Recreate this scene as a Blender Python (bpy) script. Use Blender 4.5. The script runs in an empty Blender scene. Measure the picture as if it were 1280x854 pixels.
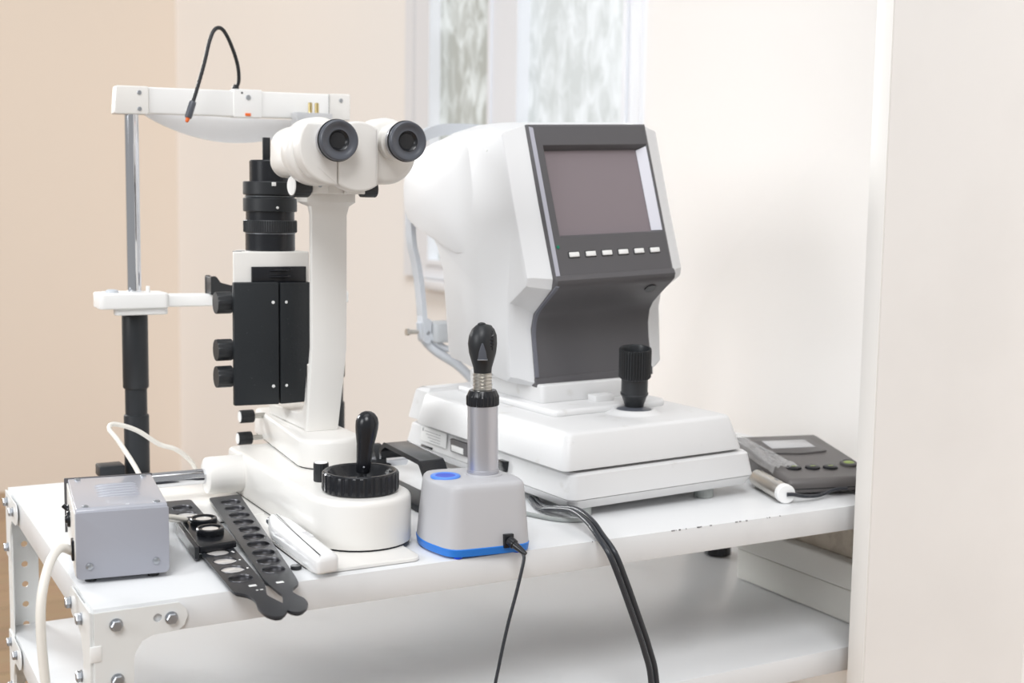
import bpy, bmesh, math, random
from mathutils import Matrix, Vector, Euler
random.seed(3)
T = 0.87                                   # height of the shelf top above the floor
col = bpy.context.scene.collection
rad = math.radians

# ------------------------------------------------------------------ materials
def mat(name, color, rough=0.5, metal=0.0, coat=0.0, bump=None, mottle=None, spec=0.5, trans=0.0, ior=1.45, emit=None, streak=None):
    m = bpy.data.materials.new(name); m.use_nodes = True
    nt = m.node_tree; b = nt.nodes['Principled BSDF']
    b.inputs['Base Color'].default_value = (*color, 1)
    b.inputs['Roughness'].default_value = rough
    b.inputs['Metallic'].default_value = metal
    b.inputs['Coat Weight'].default_value = coat
    b.inputs['Specular IOR Level'].default_value = spec
    b.inputs['Transmission Weight'].default_value = trans
    b.inputs['IOR'].default_value = ior
    if emit:
        b.inputs['Emission Color'].default_value = (*emit[0], 1); b.inputs['Emission Strength'].default_value = emit[1]
    tc = nt.nodes.new('ShaderNodeTexCoord')
    if mottle:
        c2, scale, lo, hi = mottle
        n = nt.nodes.new('ShaderNodeTexNoise'); n.inputs['Scale'].default_value = scale; n.inputs['Detail'].default_value = 5
        r = nt.nodes.new('ShaderNodeMapRange'); r.inputs['From Min'].default_value = lo; r.inputs['From Max'].default_value = hi
        x = nt.nodes.new('ShaderNodeMix'); x.data_type = 'RGBA'
        x.inputs[6].default_value = (*color, 1); x.inputs[7].default_value = (*c2, 1)
        nt.links.new(tc.outputs['Object'], n.inputs['Vector']); nt.links.new(n.outputs['Fac'], r.inputs['Value'])
        nt.links.new(r.outputs['Result'], x.inputs[0]); nt.links.new(x.outputs[2], b.inputs['Base Color'])
    if bump:
        scale, strength, dist = bump
        n = nt.nodes.new('ShaderNodeTexNoise'); n.inputs['Scale'].default_value = scale; n.inputs['Detail'].default_value = 4
        if streak:
            mp = nt.nodes.new('ShaderNodeMapping'); mp.inputs['Scale'].default_value = streak
            nt.links.new(tc.outputs['Object'], mp.inputs['Vector']); nt.links.new(mp.outputs['Vector'], n.inputs['Vector'])
        else:
            nt.links.new(tc.outputs['Object'], n.inputs['Vector'])
        u = nt.nodes.new('ShaderNodeBump'); u.inputs['Strength'].default_value = strength; u.inputs['Distance'].default_value = dist
        nt.links.new(n.outputs['Fac'], u.inputs['Height']); nt.links.new(u.outputs['Normal'], b.inputs['Normal'])
    return m

M = {}
M['shelf'] = mat('white_enamel_steel', (.75,.76,.77), .30, bump=(60,.05,.001), mottle=((.70,.71,.72), 9, .58, .75))
M['legs'] = mat('white_enamel_leg', (.78,.79,.78), .35)
M['zinc'] = mat('zinc_bolt', (.42,.44,.47), .35, .9)
M['cream'] = mat('cream_enamel', (.80,.785,.755), .28, bump=(180,.03,.0005))
M['white'] = mat('white_enamel', (.86,.86,.85), .35)
M['arplastic'] = mat('offwhite_plastic', (.70,.705,.715), .38, bump=(900,.06,.0003))
M['arbase'] = mat('offwhite_base_plastic', (.71,.71,.712), .42, bump=(900,.06,.0003), mottle=((.60,.59,.57), 30, .64, .76))
M['bezel'] = mat('graphite_plastic', (.095,.092,.098), .42, bump=(900,.08,.0003))
M['bezeledge'] = mat('lilac_grey_trim', (.42,.42,.48), .35)
M['reveal'] = mat('pale_lilac_reveal', (.66,.66,.72), .3)
M['screen'] = mat('dark_lcd', (.235,.20,.215), .55, spec=.25)
M['black'] = mat('black_gloss_plastic', (.012,.013,.016), .25)
M['blackmat'] = mat('black_satin_plastic', (.018,.020,.023), .42)
M['blackcr'] = mat('black_crackle_paint', (.016,.019,.022), .45, bump=(350,.3,.0006), mottle=((.05,.055,.06), 260, .68, .74))
M['blackring'] = mat('black_knurled_metal', (.028,.030,.033), .38, .2)
M['rackblack'] = mat('black_anodised_plate', (.035,.038,.045), .30, .3, bump=(400,.06,.0003))
M['rimsteel'] = mat('dark_steel_rim', (.14,.14,.15), .32, 1)
M['rubber'] = mat('grey_black_rubber', (.085,.092,.11), .34)
M['chrome'] = mat('chrome', (.72,.73,.76), .08, 1)
M['alu'] = mat('brushed_aluminium', (.56,.56,.60), .36, .75, bump=(40,.15,.0004), streak=(1,1,60))
M['steel'] = mat('satin_steel', (.60,.58,.54), .3, 1)
M['brass'] = mat('brass', (.62,.50,.24), .3, 1)
M['psgrey'] = mat('blue_grey_hammer_paint', (.37,.38,.43), .33, bump=(260,.12,.0004))
M['pstop'] = mat('blue_grey_cover_paint', (.40,.41,.46), .26, coat=.4, bump=(260,.10,.0004))
M['charger'] = mat('light_grey_charger_plastic', (.50,.50,.52), .45, bump=(700,.05,.0003))
M['blue'] = mat('bright_blue_plastic', (.02,.19,.66), .35)
M['bluering'] = mat('blue_ring_plastic', (.10,.28,.85), .35)
M['bluedeep'] = mat('deep_blue_plastic', (.0,.05,.62), .35)
M['glass'] = mat('dark_lens_glass', (.012,.006,.010), .05, spec=.5)
M['lens'] = mat('pale_trial_lens', (.62,.60,.58), .06, coat=.6)
M['clearlens'] = mat('clear_trial_lens', (.95,.95,.95), .03, trans=.9)
M['cablew'] = mat('cream_cable', (.80,.77,.71), .45)
M['cableb'] = mat('black_cable', (.03,.033,.04), .3)
M['orange'] = mat('orange_led_lens', (.80,.16,.03), .3)
M['frost'] = mat('frosted_white_handle', (.80,.80,.80), .30, coat=.3)
M['pdgrey'] = mat('warm_grey_plastic', (.115,.107,.105), .38)
M['pdgrey2'] = mat('dark_grey_panel', (.085,.08,.08), .32)
M['wrap'] = mat('clear_crinkled_film', (.85,.85,.85), .10, bump=(70,.5,.003))
M['wrap'].node_tree.nodes['Principled BSDF'].inputs['Alpha'].default_value = .30
M['lcdpale'] = mat('pale_grey_display', (.48,.48,.49), .25)
M['greenbtn'] = mat('green_tinted_button', (.03,.08,.04), .3)
M['greenlit'] = mat('yellow_green_button', (.32,.42,.12), .35)
M['greenled'] = mat('green_indicator', (.0,.18,.10), .3)
M['label'] = mat('printed_white_label', (.82,.82,.81), .5)
M['ink'] = mat('grey_print', (.30,.30,.31), .6)
M['carton'] = mat('white_box_board', (.74,.73,.69), .6, bump=(30,.1,.001))
M['cartonb'] = mat('beige_leatherette', (.56,.50,.42), .65, bump=(220,.6,.002), mottle=((.48,.42,.35), 60, .45, .6))
M['footgrey'] = mat('grey_green_rubber', (.36,.38,.37), .6)
M['pvc'] = mat('white_window_plastic', (.80,.82,.86), .35)
M['sillgrey'] = mat('grey_sill', (.5,.52,.54), .4)
M['chingrey'] = mat('pale_grey_tube', (.56,.59,.63), .35)
M['ghost'] = mat('pale_grey_crossbar', (.60,.61,.63), .3, .3)
M['clearplast'] = mat('milky_acrylic_band', (.95,.96,.98), .2, coat=.3)
M['wallb'] = mat('beige_wall_paint', (.735,.655,.575), .8, bump=(14,.05,.004))
M['wallr'] = mat('beige_wall_paint_overlit', (.92,.895,.87), .8, bump=(14,.05,.004))  # same beige paint as the back wall, lightened to imitate stronger light
M['pier'] = mat('gloss_white_door_paint', (.84,.815,.79), .45, bump=(10,.08,.003), mottle=((.81,.785,.76), 5, .45, .7))
M['pieredge'] = mat('gloss_white_door_edge', (.84,.82,.79), .45, bump=(25,.12,.002))

def floor_mat():
    m = bpy.data.materials.new('wood_laminate'); m.use_nodes = True
    nt = m.node_tree; b = nt.nodes['Principled BSDF']; b.inputs['Roughness'].default_value = .45
    tc = nt.nodes.new('ShaderNodeTexCoord')
    br = nt.nodes.new('ShaderNodeTexBrick'); br.inputs['Scale'].default_value = 1
    br.inputs['Brick Width'].default_value = 1.2; br.inputs['Row Height'].default_value = .19; br.inputs['Mortar Size'].default_value = .002
    br.inputs['Color1'].default_value = (.44,.30,.18,1); br.inputs['Color2'].default_value = (.36,.245,.15,1); br.inputs['Mortar'].default_value = (.13,.08,.05,1)
    nt.links.new(tc.outputs['Object'], br.inputs['Vector'])
    mp = nt.nodes.new('ShaderNodeMapping'); mp.inputs['Scale'].default_value = (2, 26, 1)
    n = nt.nodes.new('ShaderNodeTexNoise'); n.inputs['Scale'].default_value = 2.5; n.inputs['Detail'].default_value = 6
    nt.links.new(tc.outputs['Object'], mp.inputs['Vector']); nt.links.new(mp.outputs['Vector'], n.inputs['Vector'])
    x = nt.nodes.new('ShaderNodeMix'); x.data_type = 'RGBA'; x.blend_type = 'MULTIPLY'; x.inputs[0].default_value = .35
    nt.links.new(br.outputs['Color'], x.inputs[6]); nt.links.new(n.outputs['Color'], x.inputs[7]); nt.links.new(x.outputs[2], b.inputs['Base Color'])
    return m
M['floor'] = floor_mat()

def pane_mat(name, dark, light, strength, stretch):
    m = bpy.data.materials.new(name); m.use_nodes = True        # backlit patterned glass
    nt = m.node_tree; b = nt.nodes['Principled BSDF']; b.inputs['Roughness'].default_value = .35
    b.inputs['Base Color'].default_value = (.06,.065,.065,1)
    tc = nt.nodes.new('ShaderNodeTexCoord'); mp = nt.nodes.new('ShaderNodeMapping'); mp.inputs['Scale'].default_value = stretch
    mp.inputs['Rotation'].default_value = (.5, 0, 0)
    n = nt.nodes.new('ShaderNodeTexNoise'); n.inputs['Scale'].default_value = 26; n.inputs['Detail'].default_value = 3.5; n.inputs['Distortion'].default_value = .7
    nt.links.new(tc.outputs['Object'], mp.inputs['Vector']); nt.links.new(mp.outputs['Vector'], n.inputs['Vector'])
    r = nt.nodes.new('ShaderNodeValToRGB'); r.color_ramp.elements[0].position = .40; r.color_ramp.elements[1].position = .66
    r.color_ramp.elements[0].color = (*dark,1); r.color_ramp.elements[1].color = (*light,1)
    nt.links.new(n.outputs['Fac'], r.inputs['Fac']); nt.links.new(r.outputs['Color'], b.inputs['Emission Color'])
    b.inputs['Emission Strength'].default_value = strength
    return m
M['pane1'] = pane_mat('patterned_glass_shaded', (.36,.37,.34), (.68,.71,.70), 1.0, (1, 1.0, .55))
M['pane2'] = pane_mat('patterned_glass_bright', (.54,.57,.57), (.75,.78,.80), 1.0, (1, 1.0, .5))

# ------------------------------------------------------------------ mesh helpers (all in scene metres, z = 0 is the shelf top)
def root(name, loc, label, cat, group=None):
    o = bpy.data.objects.new(name, None); o.empty_display_size = .03
    o.location = (loc[0], loc[1], loc[2]+T); o['label'] = label; o['category'] = cat
    if group: o['group'] = group
    col.objects.link(o); return o

def base_of(p):
    while p.parent: p = p.parent
    return Vector(p.location)

def obj(name, bm, m, parent=None, label=None, smooth=35, kind=None, cat=None, group=None):
    bmesh.ops.recalc_face_normals(bm, faces=bm.faces)
    org = base_of(parent) if parent else Vector((0,0,0))
    for v in bm.verts: v.co = v.co + Vector((0,0,T)) - org
    for f in bm.faces: f.smooth = True
    lim = rad(smooth)
    for e in bm.edges:
        if len(e.link_faces) == 2: e.smooth = e.calc_face_angle(0) < lim
    me = bpy.data.meshes.new(name); bm.to_mesh(me); bm.free()
    me.materials.append(M[m] if isinstance(m, str) else m)
    o = bpy.data.objects.new(name, me); col.objects.link(o)
    if parent: o.parent = parent
    if label: o['label'] = label
    if cat: o['category'] = cat
    if group: o['group'] = group
    if kind: o['kind'] = kind
    return o

def single(name, bm, m, label, cat, group=None):
    """a thing that is one mesh, its origin at the middle of its underside"""
    lo = Vector([min(v.co[i] for v in bm.verts) for i in range(3)]); hi = Vector([max(v.co[i] for v in bm.verts) for i in range(3)])
    c = Vector(((lo.x+hi.x)/2, (lo.y+hi.y)/2, lo.z))
    for v in bm.verts: v.co -= c
    o = obj(name, bm, m, None, label, cat=cat, group=group)
    for v in o.data.vertices: v.co.z -= T
    o.location = c + Vector((0,0,T)); return o

def merge(bm, other, mx=None):
    if mx: bmesh.ops.transform(other, matrix=mx, verts=other.verts)
    me = bpy.data.meshes.new('tmp'); other.to_mesh(me); other.free(); bm.from_mesh(me); bpy.data.meshes.remove(me)
    return bm

def box(x0,x1,y0,y1,z0,z1,bev=.0008,seg=2,mx=None,bm=None):
    b = bmesh.new()
    r = bmesh.ops.create_cube(b, size=1)
    for v in b.verts:
        v.co = Vector(((x0+x1)/2+v.co.x*(x1-x0), (y0+y1)/2+v.co.y*(y1-y0), (z0+z1)/2+v.co.z*(z1-z0)))
    if bev: bmesh.ops.bevel(b, geom=list(b.edges), offset=bev, segments=seg, affect='EDGES', profile=.5)
    if mx: bmesh.ops.transform(b, matrix=mx, verts=b.verts)
    return merge(bm, b) if bm is not None else b

def frame_mx(p, d, up=None):
    """matrix taking local +Z to direction d, origin to p"""
    z = Vector(d).normalized()
    a = Vector(up) if up else (Vector((0,0,1)) if abs(z.z) < .95 else Vector((0,1,0)))
    x = a.cross(z).normalized(); y = z.cross(x)
    m = Matrix((x,y,z)).transposed().to_4x4(); m.translation = Vector(p); return m

def lathe(prof, seg=40, mx=None, bm=None, flute=None):
    """prof: (radius, height) list; flute=(n, depth, i0, i1) grooves between profile indices"""
    b = bmesh.new(); rings = []
    for i,(r,z) in enumerate(prof):
        if r < 1e-6: rings.append([b.verts.new((0,0,z))]); continue
        ring = []
        for k in range(seg):
            a = 2*math.pi*k/seg; rr = r
            if flute and flute[2] <= i <= flute[3]: rr = r - flute[1]*(1 if (k*flute[0]*2//seg) % 2 else 0)
            ring.append(b.verts.new((rr*math.cos(a), rr*math.sin(a), z)))
        rings.append(ring)
    for A,B in zip(rings, rings[1:]):
        if len(A) == 1 and len(B) == 1: continue
        for k in range(seg):
            k2 = (k+1) % seg
            if len(A) == 1: b.faces.new((A[0], B[k2], B[k]))
            elif len(B) == 1: b.faces.new((A[k], A[k2], B[0]))
            else: b.faces.new((A[k], A[k2], B[k2], B[k]))
    for R_ in (rings[0], rings[-1]):
        if len(R_) > 1: b.faces.new(R_)
    if mx: bmesh.ops.transform(b, matrix=mx, verts=b.verts)
    return merge(bm, b) if bm is not None else b

def cyl(p0, p1, r0, r1=None, bev=.0006, seg=32, bm=None):
    r1 = r0 if r1 is None else r1; L = (Vector(p1)-Vector(p0)).length; bev = min(bev, L*.4, max(r0, r1)*.5)
    return lathe([(0,0),(r0-bev,0),(r0,bev),(r1,L-bev),(r1-bev,L),(0,L)], seg, frame_mx(p0, Vector(p1)-Vector(p0)), bm)

def smooth_path(pts, n=8):
    P = [Vector(p) for p in pts]; P = [P[0]*2-P[1]] + P + [P[-1]*2-P[-2]]; out = []
    for i in range(1, len(P)-2):
        for k in range(n):
            t = k/n; a,b_,c,d = P[i-1:i+3]
            out.append(.5*((2*b_)+(c-a)*t+(2*a-5*b_+4*c-d)*t*t+(3*b_-a-3*c+d)*t**3))
    out.append(P[-2]); return out

def tube(pts, r, seg=12, n=8, bm=None, flat=None, raw=False, ridges=None):
    """round tube (or flat=(half width, half thickness, width axis)) along a smooth path"""
    P = [Vector(p) for p in pts] if raw else smooth_path(pts, n)
    b = bmesh.new(); rings = []; prev = None
    for i,p in enumerate(P):
        t = (P[min(i+1,len(P)-1)]-P[max(i-1,0)]).normalized()
        if flat: x = Vector(flat[2]); x = (x - t*x.dot(t)).normalized()
        elif prev is None: x = t.orthogonal().normalized()
        else: x = (prev - t*prev.dot(t)).normalized()
        prev = x; y = t.cross(x)
        rr = r*(1+ridges*(i%2)) if ridges else r
        if flat: ring = [b.verts.new(p + x*sx*flat[0] + y*sy*flat[1]) for sx,sy in ((-1,-1),(1,-1),(1,1),(-1,1))]
        else: ring = [b.verts.new(p + x*rr*math.cos(2*math.pi*k/seg) + y*rr*math.sin(2*math.pi*k/seg)) for k in range(seg)]
        rings.append(ring)
    m = len(rings[0])
    for A,B in zip(rings, rings[1:]):
        for k in range(m): b.faces.new((A[k],A[(k+1)%m],B[(k+1)%m],B[k]))
    b.faces.new(rings[0]); b.faces.new(rings[-1])
    if flat: bmesh.ops.recalc_face_normals(b, faces=b.faces)
    return merge(bm, b) if bm is not None else b

def offset_poly(pts, d):
    """inward offset of a CCW polygon"""
    n = len(pts); out = []
    for i in range(n):
        p0, p, p1 = Vector(pts[i-1]), Vector(pts[i]), Vector(pts[(i+1)%n])
        a = (p-p0).normalized(); c = (p1-p).normalized()
        na = Vector((-a.y,a.x)); nc = Vector((-c.y,c.x)); s = na+nc
        if s.length < 1e-6: out.append(p+na*d); continue
        s.normalize(); k = max(.35, s.dot(na)); out.append(p+s*(d/k))
    return out

def loft(sections, axis='z', bm=None, mx=None):
    """sections: list of (t, outline, inset); outlines share a vertex count; axis z: outline is x,y; axis x: y,z; axis y: x,z"""
    b = bmesh.new(); rings = []
    for t, pts, ins in sections:
        q = offset_poly(pts, ins) if ins else [Vector(p) for p in pts]
        f = {'z': lambda p: (p[0],p[1],t), 'x': lambda p: (t,p[0],p[1]), 'y': lambda p: (p[0],t,p[1])}[axis]
        rings.append([b.verts.new(f(p)) for p in q])
    n = len(rings[0])
    for A,B in zip(rings, rings[1:]):
        for k in range(n): b.faces.new((A[k],A[(k+1)%n],B[(k+1)%n],B[k]))
    b.faces.new(rings[0]); b.faces.new(rings[-1])
    if mx: bmesh.ops.transform(b, matrix=mx, verts=b.verts)
    return merge(bm, b) if bm is not None else b

def slab(pts, t0, t1, r=.002, axis='z', bm=None, mx=None, r0=None):
    """outline thickened from t0 to t1 with rounded rims"""
    r0 = r if r0 is None else r0
    S = []
    for k in range(4):
        a = math.pi/2*k/3; S.append((t0+r0*(1-math.sin(a)), pts, r0*(1-math.cos(a)))) if r0 else None
    S = S[::1]
    lo = [(t0+r0*(1-math.cos(math.pi/2*k/3)), pts, r0*(1-math.sin(math.pi/2*k/3))) for k in range(4)] if r0 else [(t0, pts, 0)]
    hi = [(t1-r*(1-math.sin(math.pi/2*k/3)), pts, r*(1-math.cos(math.pi/2*k/3))) for k in range(4)] if r else [(t1, pts, 0)]
    lo = [(t, p, i) for t, p, i in lo]
    return loft(lo+hi, axis, bm, mx)

def rrect(x0,x1,y0,y1,r,n=6,rs=None):
    rs = rs or (r,r,r,r); out = []
    for (cx,cy,a0,rr) in ((x1-rs[0],y0+rs[0],-90,rs[0]),(x1-rs[1],y1-rs[1],0,rs[1]),(x0+rs[2],y1-rs[2],90,rs[2]),(x0+rs[3],y0+rs[3],180,rs[3])):
        for k in range(n+1):
            a = rad(a0+90*k/n); out.append((cx+rr*math.cos(a), cy+rr*math.sin(a)))
    return out

def round_poly(pts, r, n=4):
    """round every corner of a CCW polygon; r may be a list"""
    out = []; N = len(pts)
    for i in range(N):
        p0, p, p1 = Vector(pts[i-1]), Vector(pts[i]), Vector(pts[(i+1)%N]); rr = r[i] if isinstance(r, (list,tuple)) else r
        a = (p0-p); c = (p1-p); rr = min(rr, a.length*.48, c.length*.48); s = p+a.normalized()*rr; e = p+c.normalized()*rr
        for k in range(n+1):
            t = k/n; out.append((1-t)**2*s + 2*t*(1-t)*p + t*t*e)
    return out

def ring_pts(c, r, n=28, sx=1, sy=1): return [(c[0]+r*sx*math.cos(2*math.pi*k/n), c[1]+r*sy*math.sin(2*math.pi*k/n)) for k in range(n)]

def plate(outline, holes, t0, t1, axis='z', bm=None, mx=None):
    """flat sheet with holes, thickness t0..t1"""
    b = bmesh.new(); es = []
    for loop in [outline]+list(holes):
        vs = [b.verts.new((p[0],p[1],0)) for p in loop]
        es += [b.edges.new((vs[i], vs[(i+1)%len(vs)])) for i in range(len(vs))]
    bmesh.ops.triangle_fill(b, use_beauty=True, use_dissolve=False, edges=es)
    bmesh.ops.recalc_face_normals(b, faces=b.faces)
    r = bmesh.ops.extrude_face_region(b, geom=list(b.faces))
    for v in [g for g in r['geom'] if isinstance(g, bmesh.types.BMVert)]: v.co.z = 1
    for v in b.verts:
        x,y,z = v.co; t = t1 if z > .5 else t0
        v.co = {'z': (x,y,t), 'x': (t,x,y), 'y': (x,t,y)}[axis]
    if mx: bmesh.ops.transform(b, matrix=mx, verts=b.verts)
    return merge(bm, b) if bm is not None else b

def ball(c, r, sx=1, sy=1, sz=1, u=20, v=12, mx=None, bm=None):
    b = bmesh.new(); bmesh.ops.create_uvsphere(b, u_segments=u, v_segments=v, radius=r)
    for w in b.verts: w.co = Vector((w.co.x*sx, w.co.y*sy, w.co.z*sz))
    if mx: bmesh.ops.transform(b, matrix=mx, verts=b.verts)
    for w in b.verts: w.co += Vector(c)
    return merge(bm, b) if bm is not None else b

def rotz(p, deg): return Matrix.Translation(Vector(p)) @ Matrix.Rotation(rad(deg),4,'Z')

# ================================================================== THE SETTING
XR, YB, YF, XL, CE = 1.235, 4.5, -3.2, -3.6, 1.95
def structure(name, bm, m): return obj(name, bm, m, kind='structure')
structure('floor', box(XL,XR+.2,YF,YB+.2,-T-.05,-T,0), 'floor')
structure('wall_back', box(XL,XR+.2,YB,YB+.15,-T,CE,0), 'wallb')
# right wall with the window opening
WY0, WY1, WZ0, WZ1 = .90, 2.02, .185, 1.45
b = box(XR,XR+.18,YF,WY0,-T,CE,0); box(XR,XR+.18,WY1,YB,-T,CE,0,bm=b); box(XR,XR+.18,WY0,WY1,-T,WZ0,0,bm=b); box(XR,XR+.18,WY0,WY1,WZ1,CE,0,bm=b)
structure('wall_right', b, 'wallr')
w = obj('window_1', plate([(WY0,WZ0),(WY1,WZ0),(WY1,WZ1),(WY0,WZ1)],
        [[(.955,WZ0+.05),(1.385,WZ0+.05),(1.385,WZ1-.06),(.955,WZ1-.06)],[(1.53,WZ0+.05),(1.855,WZ0+.05),(1.855,WZ1-.06),(1.53,WZ1-.06)]], XR-.012, XR+.05, 'x'), 'pvc', kind='structure')
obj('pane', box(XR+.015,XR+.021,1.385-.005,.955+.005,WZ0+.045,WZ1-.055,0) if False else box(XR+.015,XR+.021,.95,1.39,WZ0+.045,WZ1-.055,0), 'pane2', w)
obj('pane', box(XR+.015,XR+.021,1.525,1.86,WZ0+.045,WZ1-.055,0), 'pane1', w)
obj('glazing_bead', plate([(1.517,WZ0+.037),(1.868,WZ0+.037),(1.868,WZ1-.047),(1.517,WZ1-.047)],[[(1.53,WZ0+.05),(1.855,WZ0+.05),(1.855,WZ1-.06),(1.53,WZ1-.06)]], XR-.018,XR-.0125,'x'), 'pvc', w)
obj('glazing_bead', plate([(.942,WZ0+.037),(1.398,WZ0+.037),(1.398,WZ1-.047),(.942,WZ1-.047)],[[(.955,WZ0+.05),(1.385,WZ0+.05),(1.385,WZ1-.06),(.955,WZ1-.06)]], XR-.018,XR-.0125,'x'), 'pvc', w)
b = bmesh.new()
for y in (1.955,1.966): box(XR-.0125,XR-.002,y-.002,y+.002,WZ0,WZ1,.0008,bm=b)
obj('window_trim', b, 'chingrey', w)
obj('window_sill', box(XR-.035,XR-.0125,WY0-.03,WY1-.12,WZ0-.028,WZ0-.002,.004), 'pvc', w)
# door leaf standing open in front of the shelf's right end
b = box(.9345,2.2,-.0505,-.0225,-T+.005,1.6,.0015)
d = obj('door_1', b, 'pier', kind='structure')
obj('door_edge', box(.9325,.9344,-.0500,-.0230,-T+.006,1.59,.0004), 'pieredge', d)

# ================================================================== METAL SHELF
SX, SY, HF, ZS = 1.16, .5685, .0315, -.189
shelf = root('metal_shelf', (SX/2,SY/2,-T), 'white enamelled bolted steel shelf rack carrying all the eye instruments', 'shelf')
def tray(z):
    b = box(0,SX,0,SY,z-.0015,z,.0006)
    box(0,SX,0,.0015,z-HF,z-.0005,.0005,bm=b); box(0,SX,SY-.0015,SY,z-HF,z-.0005,.0005,bm=b)
    box(0,.0015,.0005,SY-.0005,z-HF,z-.0005,.0005,bm=b); box(SX-.0015,SX,.0005,SY-.0005,z-HF,z-.0005,.0005,bm=b)
    box(0.001,SX-.001,.001,.012,z-HF,z-HF+.0012,.0004,bm=b)
    return b
obj('top_shelf', tray(0), 'shelf', shelf)
obj('lower_shelf', tray(ZS), 'shelf', shelf)
def leg(x, y, sx, sy):
    """perforated angle post; sx, sy: directions in which its flanges run"""
    zt, zb, W = -.004, -T+.002, .036
    hs = [z for z in [(-.0515-.0275*i) for i in range(24)] if z > zb+.02]
    b = bmesh.new()
    ow = sorted((x, x+sx*W)); 
    plate([(ow[0],zb),(ow[1],zb),(ow[1],zt),(ow[0],zt)], [ring_pts((x+sx*.0185,z),.0042,12) for z in hs], y-.0016*sy*0+(-.0017 if sy>0 else .0002), y+(-.0002 if sy>0 else .0017), 'y', bm=b)
    oh = sorted((y, y+sy*W))
    plate([(oh[0],zb),(oh[1],zb),(oh[1],zt),(oh[0],zt)], [ring_pts((y+sy*.0185,z),.0042,12) for z in hs], x+(-.0017 if sx>0 else .0002), x+(-.0002 if sx>0 else .0017), 'x', bm=b)
    obj('leg', b, 'legs', shelf)
for x,y,sx,sy in ((0,0,1,1),(0,SY,1,-1),(SX,0,-1,1),(SX,SY,-1,-1)): leg(x,y,sx,sy)
# corner gussets (front and side) and their bolts
def gusset_front(x, s, z):
    P = [(0,-.003),(.079,-.003),(.086,-.010),(.0875,-.017),(.084,-.026),(.078,-.0305),(.054,-.0315),(.044,-.036),(.0375,-.046),(.036,-.056),(.036,-.088),(0,-.088)]
    P = [(x+s*a, z+c) for a,c in P]
    if s > 0: P = P[::-1]
    obj('gusset_plate', plate(P, [ring_pts((x+s*.0587,z-.0155),.0042,12)], -.0034, -.0019, 'y'), 'legs', shelf)
gusset_front(0,1,0); gusset_front(0,1,ZS)
def gusset_side(y, s, z):
    P = [(0,-.003),(.094,-.003),(.102,-.010),(.103,-.018),(.099,-.027),(.09,-.0305),(.054,-.033),(.044,-.040),(.036,-.056),(.036,-.09),(0,-.09)]
    P = [(y+s*a, z+c) for a,c in P]
    if s > 0: P = P[::-1]
    obj('gusset_plate', plate(P, [], -.0034, -.0019, 'x'), 'legs', shelf)
for z in (0, ZS): gusset_side(0,1,z); gusset_side(SY,-1,z)
def bolt(p, d):
    mx = frame_mx(p, d); b = lathe([(0,0),(.0063,0),(.0063,.0007),(.0052,.0009)],24,mx.copy()); 
    lathe([(0,.001),(.0052,.001),(.0056,.0016),(.0056,.0046),(.0047,.0056),(0,.0058)],6,mx.copy(),b)
    obj('bolt', b, 'zinc', shelf, smooth=25)
for z in (0, ZS):
    for x,zz in ((.0200,-.0165),(.0716,-.0172),(.0205,-.0700)): bolt((x,-.0034,z+zz),(0,-1,0))
    for y,zz in ((.0960,-.0200),(.0400,-.0200),(.0430,-.0780),(.5000,-.0175),(.5500,-.0150),(.5520,-.0760)): bolt((-.0034,y,z+zz),(-1,0,0))
bolt((.018,SY-.002,-.042),(0,-1,0))
random.seed(11)
for x0,n,w in ((.660,5,.0035),(.700,4,.0045),(.745,5,.003),(.800,3,.002),(.545,1,.001),(.640,1,.001)):
    for k in range(n):
        xx=x0+random.random()*.030; ww=w*random.uniform(.3,1)
        obj('paint_chip', box(xx,xx+ww,-.0003,.0009,-.0010-random.random()*.0004,.0002,.0001), 'ink', shelf)
obj('cover_clip', box(-.0042,.0062,-.0042,-.0022,-.050,-.0345,.0008), 'white', shelf)

# ================================================================== POWER SUPPLY (left front)
ps = root('power_supply', (.052,.155,0), 'small blue grey ribbed metal power supply box near the left front shelf corner', 'power supply')
R = rotz((.0005,.0845,0), -7)
PW, PD_, PH = .0885, .150, .0765
U = [(0,.006),(PD_,.006),(PD_,PH),(0,PH)]
sec = round_poly(U, [.002,.002,.005,.005], 4)
obj('cover', slab(sec, .0005, PW, .0012, 'x', mx=R), 'pstop', ps)
obj('front_panel', slab(round_poly([(0,.0055),(PW+.001,.0055),(PW+.001,PH-.003),(0,PH-.003)], [.006,.006,.002,.002],4), -.0022, .0002, .0008, 'y', mx=R), 'psgrey', ps)
obj('side_panel', slab(round_poly([(.003,.008),(PD_-.004,.008),(PD_-.004,PH-.004),(.003,PH-.004)], .002, 3), -.0008, .0012, .0004, 'x', mx=R), 'label' if False else 'cream', ps, label='cream side panel')
obj('rear_flange', slab(round_poly([(PD_-.003,.02),(PD_+.001,.016),(PD_+.001,PH+.0005),(PD_-.003,PH+.0005)], .0008, 2), -.0032, PW+.001, .0006, 'x', mx=R), 'bezel', ps)
for i in range(5):
    y = .052+i*.0125
    vb = lathe([(0,-.022),(.0012,-.0215),(.0026,-.016),(.0028,.016),(.0012,.0215),(0,.022)], 12, R @ frame_mx((.046,y,PH-.0009),(1,0,0)))
    obj('vent_rib', vb, 'pstop', ps)
for x,y in ((.010,.008),(.079,.008),(.010,.138),(.079,.138)):
    obj('screw', lathe([(0,0),(.0034,0),(.0032,.0012),(.0016,.002),(0,.0021)],16, R @ frame_mx((x,y,PH-.0002),(0,0,1))), 'zinc', ps)
for x in (.0125,.0765):
    s = obj('screw', lathe([(0,0),(.0036,0),(.0034,.0014),(.0016,.0022),(0,.0023)],16, R @ frame_mx((x,-.0021,.0185),(0,-1,0))), 'zinc', ps)
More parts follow.
